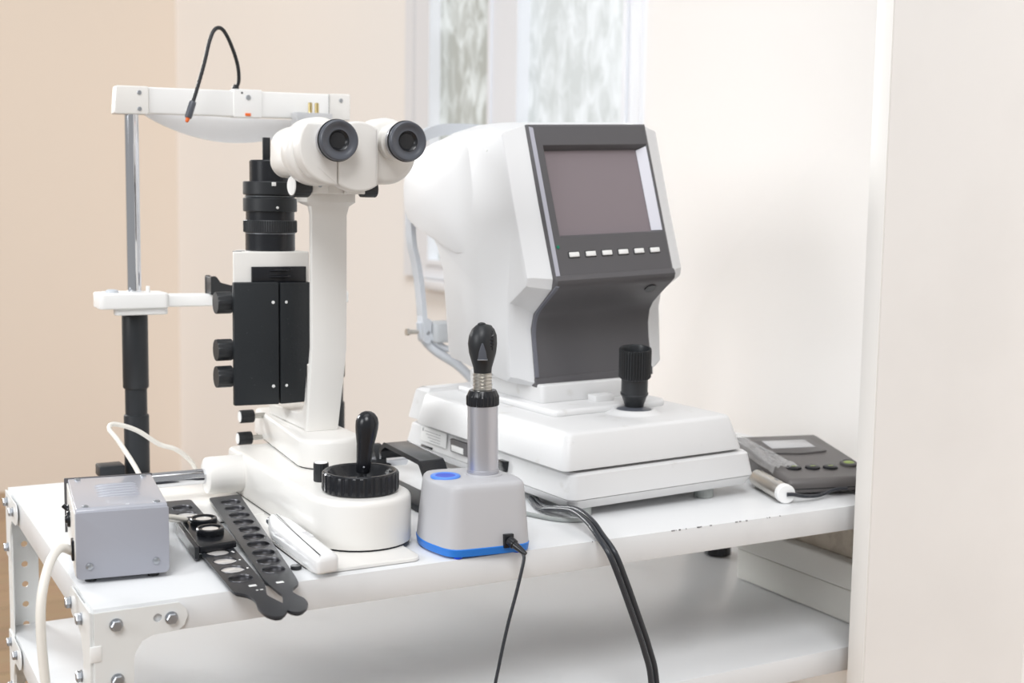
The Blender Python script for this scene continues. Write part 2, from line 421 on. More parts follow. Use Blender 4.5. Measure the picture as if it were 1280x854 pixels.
for x in (.014,.075):
    for y in (.012,.135): obj('foot', cyl(R@Vector((x,y,0)), R@Vector((x,y,.0064)), .0058, .0052, .0006, 20), 'black', ps)
b = box(-.0035,.001,.010,.026,.022,.042,.001,mx=R); obj('cable_grommet', b, 'black', ps)
b = cyl(R@Vector((0,.085,.047)), R@Vector((-.004,.085,.047)), .009, .0085); b2 = cyl(R@Vector((-.003,.085,.047)), R@Vector((-.006,.085,.047)), .0045,.004, bm=b)
obj('fuse_holder', b2, 'black', ps)
b = cyl(R@Vector((0,.105,.052)), R@Vector((-.003,.105,.052)), .006, .0055); cyl(R@Vector((-.002,.105,.052)), R@Vector((-.0065,.107,.057)), .0020,.0026,bm=b)
obj('toggle_switch', b, 'black', ps)

pc = tube([R@Vector((-.0015,.018,.030)),(-.012,.094,.037),(-.024,.078,.030),(-.034,.060,.012),(-.0385,.052,-.012),(-.0385,.05,-.045),(-.036,.05,-.085),(-.034,.05,-.14),(-.036,.06,-.28),(-.05,.10,-.5),(-.06,.16,-.72),(-.03,.25,-.742),(.1,.4,-.743)], .0046, 14)
single('power_cable', pc, 'cablew', 'thick cream cable from the power supply box hanging down past the shelf leg', 'cable')
tc_ = tube([R@Vector((PW+.001,.108,.034)),(.118,.185,.034),(.142,.21,.022),(.128,.26,.0155),(.1290,.33,.024),(.1220,.36,.052),(.1090,.40,.082),(.104,.43,.093),(.113,.44,.097),(.140,.44,.087),(.168,.44,.067),(.190,.44,.058),(.210,.445,.040),(.222,.450,.018),(.226,.470,.0095),(.226,.52,.0035)], .0030, 12)
single('lamp_cable', tc_, 'cablew', 'thin cream cable looping up behind the grey box beside the chrome axle', 'cable')

# ================================================================== SLIT LAMP
sl = root('slit_lamp', (.300,.22,0), 'cream slit lamp microscope with black illumination tower, wheel and joystick', 'slit lamp')
obj('base_plate', slab(rrect(.222,.344,.012,.40,.012,6), .0005,.0048,.0012), 'cream', sl)
# base body: rounded front, sides running back and widening
def bodyplan(x0,x1,cy,y1,rb):
    cx=(x0+x1)/2; R0=(x1-x0)/2; P=[]
    for k in range(17):
        a = math.pi+math.pi*k/16; P.append((cx+R0*math.cos(a), cy+R0*math.sin(a)))
    for (px,py,a0) in ((x1-rb,y1-rb,0),(x0+rb,y1-rb,90)):
        for k in range(5):
            a = rad(a0+90*k/4); P.append((px+rb*math.cos(a), py+rb*math.sin(a)))
    return P
P = bodyplan(.2535,.3685,.109,.428,.008)
obj('base_body', loft([(.0066,P,.0015),(.0070,P,.0004),(.008,P,0),(.0530,P,.0003),(.0565,P,.0010),(.0585,P,.0026),(.0598,P,.0050),(.0602,P,.0080)]), 'cream', sl)
obj('rail_cover', slab(rrect(.150,.252,.262,.455,.003,3), .0015,.0062,.0008), 'cream', sl)
obj('rail_cover_seam', slab(rrect(.1494,.2526,.2614,.4556,.003,3), .0003,.0015,0,r0=0), 'black', sl)
obj('base_plate_seam', slab(rrect(.2212,.3200,.0300,.4008,.012,6), .0002,.0006,0,r0=0), 'black', sl)
obj('base_seam', loft([(.0046,P,.0012),(.0068,P,.0012)]), 'black', sl)
# axle with hub sleeves
obj('axle', cyl((.135,.37,.035),(.485,.37,.035),.0098,None,.001,32), 'chrome', sl)
obj('axle_sleeve', lathe([(0,0),(.0185,0),(.0225,.002),(.0238,.006),(.0238,.05),(0,.05)],40,frame_mx((.2075,.37,.035),(1,0,0))), 'cream', sl)
obj('axle_sleeve', lathe([(0,0),(.0238,0),(.0238,.036),(.0225,.040),(.0185,.042),(0,.042)],40,frame_mx((.367,.37,.035),(1,0,0))), 'cream', sl)
# control wheel
WC=(.3125,.1110)
WZ=-.0085
wheel = obj('control_wheel', lathe([(.02,.0685),(.0405,.0690),(.0425,.0705),(.0432,.0725),(.0432,.0885),(.0422,.0905),(.0405,.0918),(.0385,.0918),(.0365,.0905),(.0300,.0785),(.0285,.0775),(0,.0775)],160,Matrix.Translation((WC[0],WC[1],WZ)),flute=(32,.0013,3,4)), 'black', sl, smooth=28)
obj('wheel_rib', cyl((WC[0]-.028,WC[1]-.006,.0710),(WC[0]+.028,WC[1]+.006,.0710),.0016), 'black', wheel)
# joystick: tapered handle leaning slightly
jp = Vector((.3150,.1125,.0675)); jd = Vector((.085,-.01,1)).normalized()
js = obj('joystick', lathe([(0,.012),(.0066,.012),(.0080,.0135),(.0084,.024),(.0100,.045),(.0119,.056),(.0129,.064),(.0129,.070),(.0112,.0755),(.0075,.0798),(.0036,.0817),(0,.0820)],40,frame_mx(jp,jd)), 'black', sl, smooth=50)
obj('joystick_stem', lathe([(0,0),(.0048,0),(.0048,.014),(0,.014)],20,frame_mx(jp,jd)), 'chrome', js)
obj('joystick_screw', ball(jp+jd*.02+Vector((-.003,-.0085,0)),.0012), 'zinc', js)
def knob(name, p, d, r, L, parent, cap='white', body='blackring', fl=18):
    k = obj(name, lathe([(0,0),(r*.95,0),(r,L*.06),(r,L*.94),(r*.95,L),(0,L)],72,frame_mx(p,d),flute=(fl,r*.05,2,3)), body, parent, smooth=28)
    if cap: obj('knob_cap', lathe([(0,0),(r*.84,0),(r*.80,.0006),(0,.0008)],28,frame_mx(Vector(p)+Vector(d).normalized()*L,d)), cap, k)
    return k
knob('locking_knob',(.2895,.1740,.0602),(0,0,1),.0088,.0215,sl)
# carriage: second tier
P2 = bodyplan(.291,.371,.262,.500,.006)
P2 = [(p[0]+(.022*max(0,(p[1]-.262)/.238) if p[0]<.33 else 0), p[1]) for p in P2]
obj('carriage', loft([(.0616,P2,.0020),(.0624,P2,.0008),(.0640,P2,0),(.0910,P2,.0008),(.0942,P2,.0020),(.0962,P2,.0042),(.0970,P2,.0075)]), 'cream', sl)
obj('carriage_seam', loft([(.0600,P2,.0022),(.0625,P2,.0022)]), 'black', sl)
for x,z in ((.2965,.0935),(.2935,.0640)):
    k = knob('focus_knob',(x,.450,z),(-1,0,0),.0088,.0185,sl)
    obj('knob_shaft', cyl((x-.001,.450,z),(.3125,.450,z),.0036), 'steel', k)
UP0 = len(bpy.data.objects); before = set(bpy.data.objects)
# arm column: an L in side view, narrow bevelled edges
FX0,FX1 = .2835,.3255
foot = [(.203,.1135),(.385,.1135),(.385,.128),(.262,.150),(.243,.175)]
def col_sec(z, x0, x1, y0, y1): return (z, rrect(x0,x1,y0,y1,.0025,2), 0)
b = loft([col_sec(.1135,.2830,.3225,.2035,.2150),col_sec(.17,.2852,.3275,.1995,.211),col_sec(.212,.2878,.3314,.1985,.2090),col_sec(.30,.2876,.3316,.1985,.2085),col_sec(.366,.2876,.3316,.1985,.2085),col_sec(.376,.2862,.3335,.1965,.2110),col_sec(.381,.2800,.3400,.193,.230),col_sec(.3905,.2800,.3400,.193,.230)])
obj('column', b, 'cream', sl, smooth=25)
b = slab(round_poly([(.2060,.1137),(.345,.1137),(.345,.1270),(.240,.1310),(.2220,.1360),(.2150,.150),(.2060,.195)],.003,2), .2842,.3210, .0015, 'x')
obj('column_foot', b, 'cream', sl)
# black rear lock pin right of column
obj('lock_pin', cyl((.3420,.262,.1140),(.3420,.262,.136),.0042,.0038), 'blackmat', sl)
# illumination tower
TY=.262
obj('lamp_housing', slab(round_poly([(.2150,TY+.004),(.2705,TY+.002),(.3095,TY+.004),(.3105,.335),(.2390,.335)],.003,3), .1445,.3215,.0018), 'cream', sl)
b = slab(round_poly([(.2145,TY-.002),(.2665,TY-.009),(.2665,TY+.006),(.2145,TY+.006)],.0012,2), .1400,.2860,.0012)
pa = obj('tower_panel', b, 'blackcr', sl)
b = slab(round_poly([(.2685,TY-.009),(.3075,TY-.004),(.3075,TY+.006),(.2685,TY+.006)],.0012,2), .1400,.2850,.0012)
pb = obj('tower_panel', b, 'blackcr', sl)
for z in (.2620,.1620):
    obj('panel_screw', lathe([(0,0),(.0021,0),(.0017,.0008),(0,.001)],14,frame_mx((.2600,TY-.0078,z),(0,-1,0))), 'label', pa)
    obj('panel_screw', lathe([(0,0),(.0021,0),(.0017,.0008),(0,.001)],14,frame_mx((.2760,TY-.0075,z),(0,-1,0))), 'label', pb)
wi = obj('filter_window', box(.2365,.3035,TY-.0015,TY+.003,.2845,.3040,.0008), 'black', sl)
for z,bmp in ((.3000,0),(.2925,.0006)):
    obj('filter_disc', lathe([(0,0),(.031,0),(.0325,.0008),(.0325,.0025),(.031,.0033),(0,.0033)],60,Matrix.Translation((.270,TY+.028,z-.002))), 'black', wi)
for p in ((.2305,.287,.3215),(.2225,.273,.3215)):
    obj('slot_cap', box(p[0]-.005,p[0]+.005,p[1]-.002,p[1]+.002,.3212,.3222,.0003), 'ink', sl)
# lens stack
LC=Vector((.2720,.300,0))
prof=[(.0,.3205),(.0290,.3205),(.0300,.3215),(.0300,.3395),(.0290,.3405)]
st = obj('lens_barrel', lathe([(0,.3210),(.0285,.3210),(.0297,.3222),(.0297,.3440),(.0290,.3445),(.0290,.3650),(.0290,.3990),(.0245,.4000),(.0245,.4285),(.0230,.4300),(0,.4300)],56,Matrix.Translation(LC)), 'black', sl)
def ring(z0,z1,r,m,fl=None): return obj('lens_ring', lathe([(.02,z0),(r-.001,z0),(r,z0+.001),(r,z1-.001),(r-.001,z1),(.02,z1)],144,Matrix.Translation(LC),flute=fl), m, st, smooth=28)
ring(.3435,.3585,.0322,'blackring',(72,.0006,2,3)); ring(.3685,.3850,.0322,'blackmat'); ring(.3855,.3878,.0303,'zinc'); ring(.3885,.4045,.0322,'blackmat'); ring(.3418,.3432,.0302,'zinc')
obj('index_mark', box(LC.x-.0085,LC.x-.0035,LC.y-.0332,LC.y-.0318,.3990,.4035,.0002), 'label', st)
obj('set_screw', cyl((LC.x-.0015,LC.y-.0318,.3735),(LC.x-.0015,LC.y-.0327,.3735),.0016), 'label', st)
obj('mirror_blade', box(.2625,.2715,.296,.300,.4295,.4570,.0006), 'blackmat', sl)
# knobs of the tower
for y,z in ((.280,.2610),(.280,.2050),(.280,.1730)):
    k = knob('tower_knob',(.2165,y,z),(-1,0,0),.0132,.0185,sl,cap=None,fl=10)
    obj('knob_shaft', cyl((.2160,y,z),(.2240,y,z),.004), 'blackmat', k)
# microscope head
def drum(c, d, prof, m, parent, name, seg=56, **k): return obj(name, lathe(prof, seg, frame_mx(c, d)), m, parent, **k)
D=(0,-1,0)
hd = obj('microscope_body', slab(round_poly([(.252,.408),(.335,.404),(.356,.418),(.352,.462),(.335,.468),(.262,.466),(.244,.455),(.242,.42)],.012,4),.1285,.215,.006,'y'), 'cream', sl, smooth=45)
def prism_house(name, cx, cz, y, R0, L): return drum((cx,y,cz),D,[(0,0),(R0-.004,0),(R0,.004),(R0,L-.007),(R0-.0022,L-.0022),(R0-.007,L),(0,L)],'cream',sl,name,smooth=50)
prism_house('prism_housing',.2665,.4351,.140,.0368,.030)
prism_house('prism_housing',.3440,.4378,.140,.0365,.030)
def arc_shell(cx,cz,R0,x0,x1,zt=9):
    P=[]
    for k in range(72):
        a=2*math.pi*k/72; x,z=cx+R0*math.cos(a),cz+R0*math.sin(a)
        P.append((min(max(x,x0),x1),z) if x0<=x<=x1 else None)
    out=[]
    for k,p in enumerate(P):
        if p: out.append(p)
        else:
            xx = x0 if math.cos(2*math.pi*k/72)<0 else x1
            h=math.sqrt(max(0,R0*R0-(xx-cx)**2)); a=math.sin(2*math.pi*k/72)
            q=(xx, cz+(h if a>0 else -h))
            if not out or (Vector(out[-1])-Vector(q)).length>.001: out.append(q)
    res=[]
    for p in out:
        if not any((Vector(p)-Vector(q)).length<.0012 for q in res): res.append(p)
    return [(p[0],min(p[1],zt+(p[0]-x0)*.0001)) for p in res]
obj('front_shell', slab(arc_shell(.2745,.4395,.0405,.20,.2771,.4640),.0890,.1120,.0028,'y'), 'cream', sl, smooth=40)
obj('front_shell', slab(arc_shell(.3010,.4300,.0375,.2775,.3235),.0890,.1130,.0028,'y'), 'cream', sl, smooth=40)
for cx,cz in ((.2715,.4455),(.3505,.4475)):
    ey = obj('eyepiece', lathe([(0,0),(.0200,0),(.0200,.016),(.0185,.0175),(.0185,.0260),(.0175,.0265),(.0175,.033),(0,.033)],48,frame_mx((cx,.1145,cz),D)), 'cream', sl, smooth=30)
    obj('eyepiece_band', lathe([(.017,0),(.0196,0),(.0202,.001),(.0202,.0085),(.0196,.0095),(.017,.0095)],96,frame_mx((cx,.0885,cz),D),flute=(48,.0005,2,3)), 'alu', ey, smooth=28)
    obj('eyecup', lathe([(.012,0),(.0195,0),(.0208,.0012),(.0214,.004),(.0216,.0075),(.0210,.0100),(.0198,.0110),(.0180,.0108),(.0160,.0094),(.0145,.0088),(.0128,.0082),(.0112,.0086),(.0105,.0070),(.0095,.0010),(.009,0)],56,frame_mx((cx,.0800,cz),D)), 'rubber', ey, smooth=40)
    obj('eyecup_rim', lathe([(.0205,.0008),(.0221,.0015),(.0224,.0030),(.0221,.0042),(.0205,.0046)],56,frame_mx((cx,.0790,cz),D)), 'black', ey)
    obj('ocular_lens', lathe([(0,.0046),(.003,.0042),(.0055,.0030),(.0072,.0012),(.0072,0),(0,0)],40,frame_mx((cx,.0795,cz),D)), 'glass', ey, smooth=60)
    obj('ocular_mount', lathe([(.0060,.0012),(.0106,.0012),(.0112,.0084),(.0104,.0080),(.0068,.0030)],40,frame_mx((cx,.0795,cz),D)), 'black', ey)
# neck block between column and head, magnification knob either side
b = box(.2750,.2935,.160,.190,.3905,.4080,.0010); box(.2940,.3140,.166,.190,.3905,.4050,.0010,bm=b); box(.3145,.3370,.158,.190,.3905,.4080,.0010,bm=b); box(.276,.34,.190,.245,.3900,.410,.001,bm=b)
obj('neck_block', b, 'cream', sl)
obj('neck_screw', cyl((.2835,.1602,.3995),(.2835,.1590,.3995),.0024), 'zinc', sl)
obj('knob_shaft', cyl((.2720,.170,.3985),(.2800,.170,.3985),.0036), 'blackmat', sl)
knob('magnification_knob',(.2725,.170,.3985),(-1,-.12,0),.0128,.0195,sl)
knob('magnification_knob',(.3360,.170,.3965),(1,0,0),.0095,.0185,sl,cap=None)
# whole upper unit scaled about the camera onto the rear of the carriage
UP = Matrix.Translation((.0134,.0724,-.0232)) @ Matrix.Diagonal((1.061,1.061,1.061,1))
for o in [o for o in bpy.data.objects if o not in before]:
    sh = Vector((0,0,T))-base_of(o)
    for v in o.data.vertices: v.co = UP @ (v.co-sh) + sh
# guard over the rail wheel on the right
G=[(.190,.004),(.190,.050),(.205,.066),(.315,.070),(.330,.060),(.330,.046),(.325,.046),(.325,.058),(.312,.065),(.208,.061),(.1955,.048),(.1955,.004)]
b = slab(round_poly(G,.003,2), .4290,.4620,.0006,'x',mx=rotz((.445,.26,0),0)@Matrix.Translation((-.445,-.26,0)))
obj('rail_guard', b, 'black', sl)
obj('rail_foot', box(.4280,.4700,.185,.40,.0004,.0090,.002), 'blackmat', sl)
obj('rail_wheel', cyl((.432,.37,.035),(.447,.37,.035),.0235), 'blackmat', sl)

# ================================================================== HEADREST FRAME
HY=.596
hr = root('headrest_frame', (.33,HY,0), 'white headrest frame on chrome and black posts behind the slit lamp', 'headrest')
def post(x):
    p = obj('post', cyl((x,HY,.215),(x,HY,.500),.0094,None,.0008,36), 'chrome', hr, label='chrome upper post')
    obj('post_sleeve', lathe([(0,-.06),(.0170,-.06),(.0172,-.058),(.0172,.079),(.0168,.081),(.0150,.082),(.0150,.118),(.0165,.119),(.0176,.121),(.0176,.219),(.0170,.2215),(.0150,.2225),(.0150,.2285),(0,.2285)],40,Matrix.Translation((x,HY,0))), 'blackmat', p, label='black telescoping lower tube')
post(.1745); post(.4670)
b = box(.118,.152,.568,.600,.0005,.0165,.002); box(.125,.490,.5885,.6035,-.030,-.012,.001,bm=b)
obj('table_clamp', b, 'blackmat', hr)
# crossbar: two shells and end brackets
cb = obj('crossbar', slab(round_poly([(.1530,.4975),(.4878,.5020),(.4878,.5390),(.1545,.5330)],.003,3), .5870,.6050,.0016,'y'), 'white', hr)
obj('end_bracket', slab(round_poly([(.1490,.4955),(.1960,.4965),(.1960,.5345),(.1525,.5335)],.003,3), .5845,.6060,.0015,'y'), 'cream', cb)
obj('end_bracket', slab(round_poly([(.4560,.5010),(.4895,.5015),(.4895,.5400),(.4560,.5390)],.003,3), .5845,.6060,.0015,'y'), 'cream', cb)
obj('lamp_socket', slab(round_poly([(.3140,.4985),(.3555,.4995),(.3555,.5385),(.3140,.5380)],.0015,2), .5852,.6062,.001,'y'), 'white', cb)
for x,z in ((.1830,.5255),(.1830,.5035),(.4745,.5300)): obj('screw', cyl((x,.5846,z),(x,.5834,z),.0030), 'zinc', cb)
obj('screw', cyl((.3350,.5853,.5270),(.3350,.5838,.5270),.0036), 'zinc', cb)
obj('screw', cyl((.3260,.5853,.5330),(.3260,.5845,.5330),.0014), 'black', cb)
obj('indicator', box(.3305,.3385,.5840,.5856,.5010,.5050,.0003), 'orange', cb)
obj('seam', box(.4562-.0009,.4562,.5838,.5846,.5020,.5380,.0001), 'ink', cb)
# forehead band: lens-shaped plate bowed away
top=[]; bot=[]
for k in range(25):
    t=k/24; x=.192+t*.262; bow=.022*(1-(2*t-1)**2)
    top.append((x,.600+bow,.5005)); bot.append((x,.600+bow,.4975-.0335*math.sin(math.pi*min(1,t*1.0))**.85))
b = bmesh.new()
for off in (0,.0035):
    pass
F=[[b.verts.new((p[0],p[1]+o,p[2])) for p in L] for L,o in ((top,0),(bot,0),(bot,.004),(top,.004))]
for A,B in ((F[0],F[1]),(F[1],F[2]),(F[2],F[3]),(F[3],F[0])):
    for k in range(24): b.faces.new((A[k],A[k+1],B[k+1],B[k]))
b.faces.new([F[i][0] for i in range(4)]); b.faces.new([F[i][-1] for i in range(4)])
obj('forehead_band', b, 'clearplast', hr, label='milky curved forehead band')
# brass pins on the rear clear block
obj('pin_block', box(.398,.452,.560,.584,.4905,.5085,.001), 'ghost', hr)
for x in (.4225,.4325): obj('brass_pin', cyl((x,.572,.5085),(x,.572,.5235),.0030), 'brass', hr)
# chin rest bracket
b = slab(round_poly([(.120,.560),(.214,.560),(.214,.612),(.150,.628),(.122,.615)],.008,4), .2325,.2535,.002)
cr = obj('chin_rest_bracket', b, 'white', hr)
b = slab(round_poly([(.140,.565),(.214,.565),(.214,.610),(.150,.618)],.008,4), .2235,.2330,.002); obj('bracket_lower_plate', b, 'white', cr)
b = slab(round_poly([(.175,.5700),(.30,.5650),(.482,.5700),(.482,.600),(.30,.590),(.175,.612)],.004,4), .2335,.2500,.002); obj('chin_bar', b, 'white', cr)
obj('bracket_knob', lathe([(0,0),(.009,0),(.0085,.003),(.005,.0045),(0,.005)],24,Matrix.Translation((.143,.590,.2533))), 'chingrey', cr)
obj('bracket_pin', cyl((.1905,.585,.2533),(.1905,.585,.2620),.0026), 'white', cr)
b = slab(round_poly([(.2715,.2504),(.2715,.2750),(.2775,.2750),(.2840,.2660),(.3060,.2600),(.345,.2600),(.345,.2504)],.0015,2), .556,.586,.001,'y'); obj('chin_cup', b, 'blackmat', hr)
# gooseneck fixation lamp
gp=[(.3190,.592,.5380),(.3215,.585,.5500),(.3165,.575,.5720),(.3035,.565,.5990),(.2900,.556,.6150),(.2780,.550,.6130),(.2690,.545,.5960),(.2600,.540,.5650),(.2480,.536,.5280),(.2420,.534,.5110)]
gn = obj('fixation_lamp_stem', tube(gp,.0024,12,14,ridges=.16), 'blackmat', hr, smooth=80)
obj('stem_ferrule', lathe([(0,0),(.0052,0),(.0045,.003),(.0032,.006),(0,.006)],24,frame_mx((.3188,.592,.5385),(.1,-.3,1))), 'blackmat', gn)
v=(Vector(gp[-1])-Vector(gp[-2])).normalized(); e=Vector(gp[-1])
obj('lamp_tip', lathe([(0,-.003),(.0044,-.002),(.0048,0),(.0048,.020),(.0040,.0215),(0,.0215)],24,frame_mx(e,v)), 'rubber', gn)
obj('lamp_bulb', lathe([(0,0),(.0028,0),(.0028,.003),(.0020,.0058),(0,.007)],20,frame_mx(e+v*.0212,v)), 'orange', gn, label='orange lamp tip')

# ================================================================== AUTOREFRACTOR
ar = root('autorefractor', (.73,.30,0), 'big off-white desktop autorefractor with dark screen panel and joystick', 'autorefractor')
RB = Matrix.Translation((.5765,.0870,0)) @ Matrix.Rotation(rad(2.2),4,'Z') @ Matrix.Rotation(rad(-.9),4,'Y')
def aplan(x0,x1,y0,y1,r): return rrect(x0,x1,y0,y1,r,5)
BW,BD=.296,.452
A0=aplan(0,BW,0,BD,.012)
def scaled(P,fx0,fx1,fy0,fy1):
    return [(fx0+(p[0])/BW*(fx1-fx0), fy0+(p[1])/BD*(fy1-fy0)) for p in P]
b = loft([(.0115,scaled(A0,.010,BW-.008,.010,BD-.006),0),(.0120,scaled(A0,.008,BW-.006,.008,BD-.004),0),(.0235,scaled(A0,.0005,BW-.001,.0005,BD),0),(.0240,scaled(A0,.0005,BW-.001,.0005,BD),0)],mx=RB)
obj('bottom_tray', b, 'arbase', ar)
obj('tray_seam', loft([(.0236,scaled(A0,.0015,BW-.002,.0015,BD-.001),0),(.0254,scaled(A0,.0015,BW-.002,.0015,BD-.001),0)],mx=RB), 'ink', ar)
b = loft([(.0246,A0,.0010),(.0252,A0,0),(.0540,scaled(A0,.004,BW-.006,.004,BD-.012),0),(.0570,scaled(A0,.006,BW-.008,.006,BD-.016),.002)],mx=RB)
obj('lower_base', b, 'arbase', ar)
# back riser seen left of the sliding top (base climbs to the rear)
A1=aplan(0,BW,0,BD,.012)
b = loft([(.0605,scaled(A1,-.008,BW-.018,.004,BD-.050),.003),(.0612,scaled(A1,-.008,BW-.018,.004,BD-.050),.0012),(.0640,scaled(A1,-.007,BW-.019,.005,BD-.050),0),(.1010,scaled(A1,.003,BW-.030,.014,BD-.056),0),(.1048,scaled(A1,.0055,BW-.032,.0165,BD-.058),.0004),(.1060,scaled(A1,.008,BW-.034,.019,BD-.060),.002)],mx=RB)
obj('sliding_top', b, 'arbase', ar)
b = loft([(.062,scaled(A1,.004,BW-.020,BD-.062,BD-.006),0),(.105,scaled(A1,.010,BW-.030,BD-.062,BD-.020),0),(.110,scaled(A1,.014,BW-.034,BD-.060,BD-.026),.003)],mx=RB)
obj('rear_riser', b, 'arbase', ar)
obj('slide_shadow_gap', loft([(.0560,scaled(A0,.012,BW-.012,.016,BD-.06),0),(.0612,scaled(A0,.012,BW-.026,.016,BD-.06),0)],mx=RB), 'ink', ar)  # dark block painting the shade under the overhanging top
for x,y in ((.030,.022),(.232,.030),(.03,.40),(.25,.40)):
    p=RB@Vector((x,y,.0125)); obj('foot', cyl((p.x,p.y,.0003),(p.x,p.y,p.z),.0130,None,.001,28), 'footgrey', ar)
# left side: label, sockets
obj('rating_label', box(-.0016,-.0004,.318,.395,.0350,.0560,.0002,mx=RB@Matrix.Rotation(rad(5.5),4,'Y')@Matrix.Translation((-.0030,0,0))), 'label', ar)
b=bmesh.new()
for i in range(4): box(-.0049,-.0045,.335,.385-.006*i,.0500-.004*i,.0508-.004*i,0,mx=RB@Matrix.Rotation(rad(5.5),4,'Y'),bm=b)
box(-.0049,-.0045,.388,.391,.0490,.0545,0,mx=RB@Matrix.Rotation(rad(5.5),4,'Y'),bm=b)
obj('label_print', b, 'ink', ar)
b = box(-.0040,.0010,.235,.300,.0350,.0530,.0003,mx=RB@Matrix.Translation((.0008,0,0))); so=obj('socket_panel', b, 'bezel', ar)
obj('socket_sticker', box(-.0038,-.0030,.262,.296,.0365,.0450,.0001,mx=RB), 'label', so)
obj('usb_port', box(-.0030,.0030,.150,.168,.0330,.0470,.0004,mx=RB), 'black', ar)
obj('knock_out', box(-.0012,.002,.360,.395,.0255,.0290,.001,mx=RB), 'black', ar)
# plateau & neck
b = slab(round_poly([(.050,.115),(.225,.115),(.240,.125),(.240,.38),(.050,.38)],[.012,.012,.01,.012,.012],4), .1045,.1150,.004,mx=RB); obj('slide_plate', b, 'arbase', ar)
b = slab(round_poly([(.066,.170),(.218,.170),(.218,.37),(.066,.37)],.008,4), .1140,.1400,.003,mx=RB); obj('neck', b, 'arbase', ar)
b = slab(round_poly([(.136,.143),(.166,.143),(.166,.163),(.136,.163)],.0015,2), .1148,.1240,.001,mx=RB); obj('lock_tab', b, 'arbase', ar)
# joystick
JX,JY=.7350,.1880
jc = obj('joystick_collar', lathe([(0,.100),(.044,.1045),(.036,.1075),(.030,.1100),(.0270,.1125),(.0250,.1122),(.0225,.1100),(0,.108)],48,Matrix.Translation((JX,JY,.0015))), 'arbase', ar, smooth=60)
obj('joystick_well', lathe([(0,.1105),(.0235,.1122),(.0225,.1130),(.012,.1160),(0,.116)],36,Matrix.Translation((JX,JY,.001))), 'rubber', ar)
jg = obj('joystick', lathe([(0,.1105),(.0100,.1105),(.0125,.1180),(.0165,.1310),(.0186,.1345),(.0186,.1360),(.0176,.1368),(.0176,.1560),(.0205,.1575),(.0215,.1590),(.0215,.1950),(.0208,.1970),(.0190,.1970),(.0180,.1950),(.0172,.1875),(0,.1870)],144,Matrix.Translation((JX,JY,0)),flute=(36,.0018,9,10)), 'blackring', ar, smooth=28)
obj('measure_button', lathe([(0,.1865),(.0085,.1865),(.0080,.1885),(.004,.1900),(0,.1902)],28,Matrix.Translation((JX,JY,0))), 'lcdpale', jg)
JT = Matrix.Translation((JX,JY,.114)) @ Matrix.Rotation(rad(9),4,Vector((.82,-.57,0))) @ Matrix.Translation((-JX,-JY,-.114))
for o in [jg]+list(jg.children):
    sh = Vector((0,0,T))-base_of(o)
    for v in o.data.vertices: v.co = JT @ (v.co-sh) + sh
# head: lofted across its width
O1=[(.296,.4790),(.2670,.3800),(.2370,.2880),(.2400,.2760),(.2860,.2500),(.2920,.2300),(.2900,.1500),(.3000,.1420),(.4000,.1490),(.4720,.1560),(.4810,.1640),(.4860,.2300),(.4920,.2870),(.5100,.3210),(.5260,.3330),(.5740,.3470),(.6020,.3590),(.6120,.3800),(.6120,.4100),(.5960,.4400),(.5600,.4600),(.5000,.4740),(.4200,.4840),(.3400,.4860)]
O2=[(.2875,.4860),(.2560,.3830),(.2230,.2860),(.2270,.2720),(.2760,.2360),(.2840,.2150),(.2760,.1420),(.2860,.1370),(.4000,.1440),(.4740,.1500),(.4840,.1600),(.4900,.2300),(.4960,.2850),(.5120,.3150),(.5280,.3270),(.5760,.3400),(.6060,.3550),(.6200,.3800),(.6200,.4150),(.6030,.4480),(.5620,.4700),(.5000,.4850),(.4200,.4930),(.3400,.4930)]
O3=[(.3030,.4860),(.2720,.3830),(.2400,.2860),(.2440,.2720),(.2860,.2360)]+O2[5:]
def shrink(P,k,c=(.43,.33)): return [(c[0]+(p[0]-c[0])*k, c[1]+(p[1]-c[1])*k) for p in P]
def mixp(A,B,t): return [(a[0]*(1-t)+b_[0]*t, a[1]*(1-t)+b_[1]*t) for a,b_ in zip(A,B)]
X0,X1=.603,.853
RH = Matrix.Translation((.633,.28,.137)) @ Matrix.Rotation(rad(-2.6),4,'Y') @ Matrix.Translation((-.633,-.28,-.137))
ccw = lambda P: P if sum(P[i-1][0]*P[i][1]-P[i][0]*P[i-1][1] for i in range(len(P)))>0 else P[::-1]
def csec(x,P,ins): return (x, ccw(P), ins)
S=[csec(X0,O1,.0055),csec(X0+.0012,O1,.0025),csec(X0+.0045,O1,.0004),csec(X0+.009,O1,-.0008),csec(X0+.030,O2,0),csec(X0+.0320,O2,0),csec(X0+.0325,O3,0),csec(X1-.0325,O3,0),csec(X1-.0320,O2,0),csec(X1-.030,O2,0),csec(X1-.009,O1,-.0008),csec(X1-.0045,O1,.0004),csec(X1-.0012,O1,.0025),csec(X1,O1,.0055)]
head = obj('measuring_head', loft(S,'x',mx=RH), 'arplastic', ar, smooth=22)
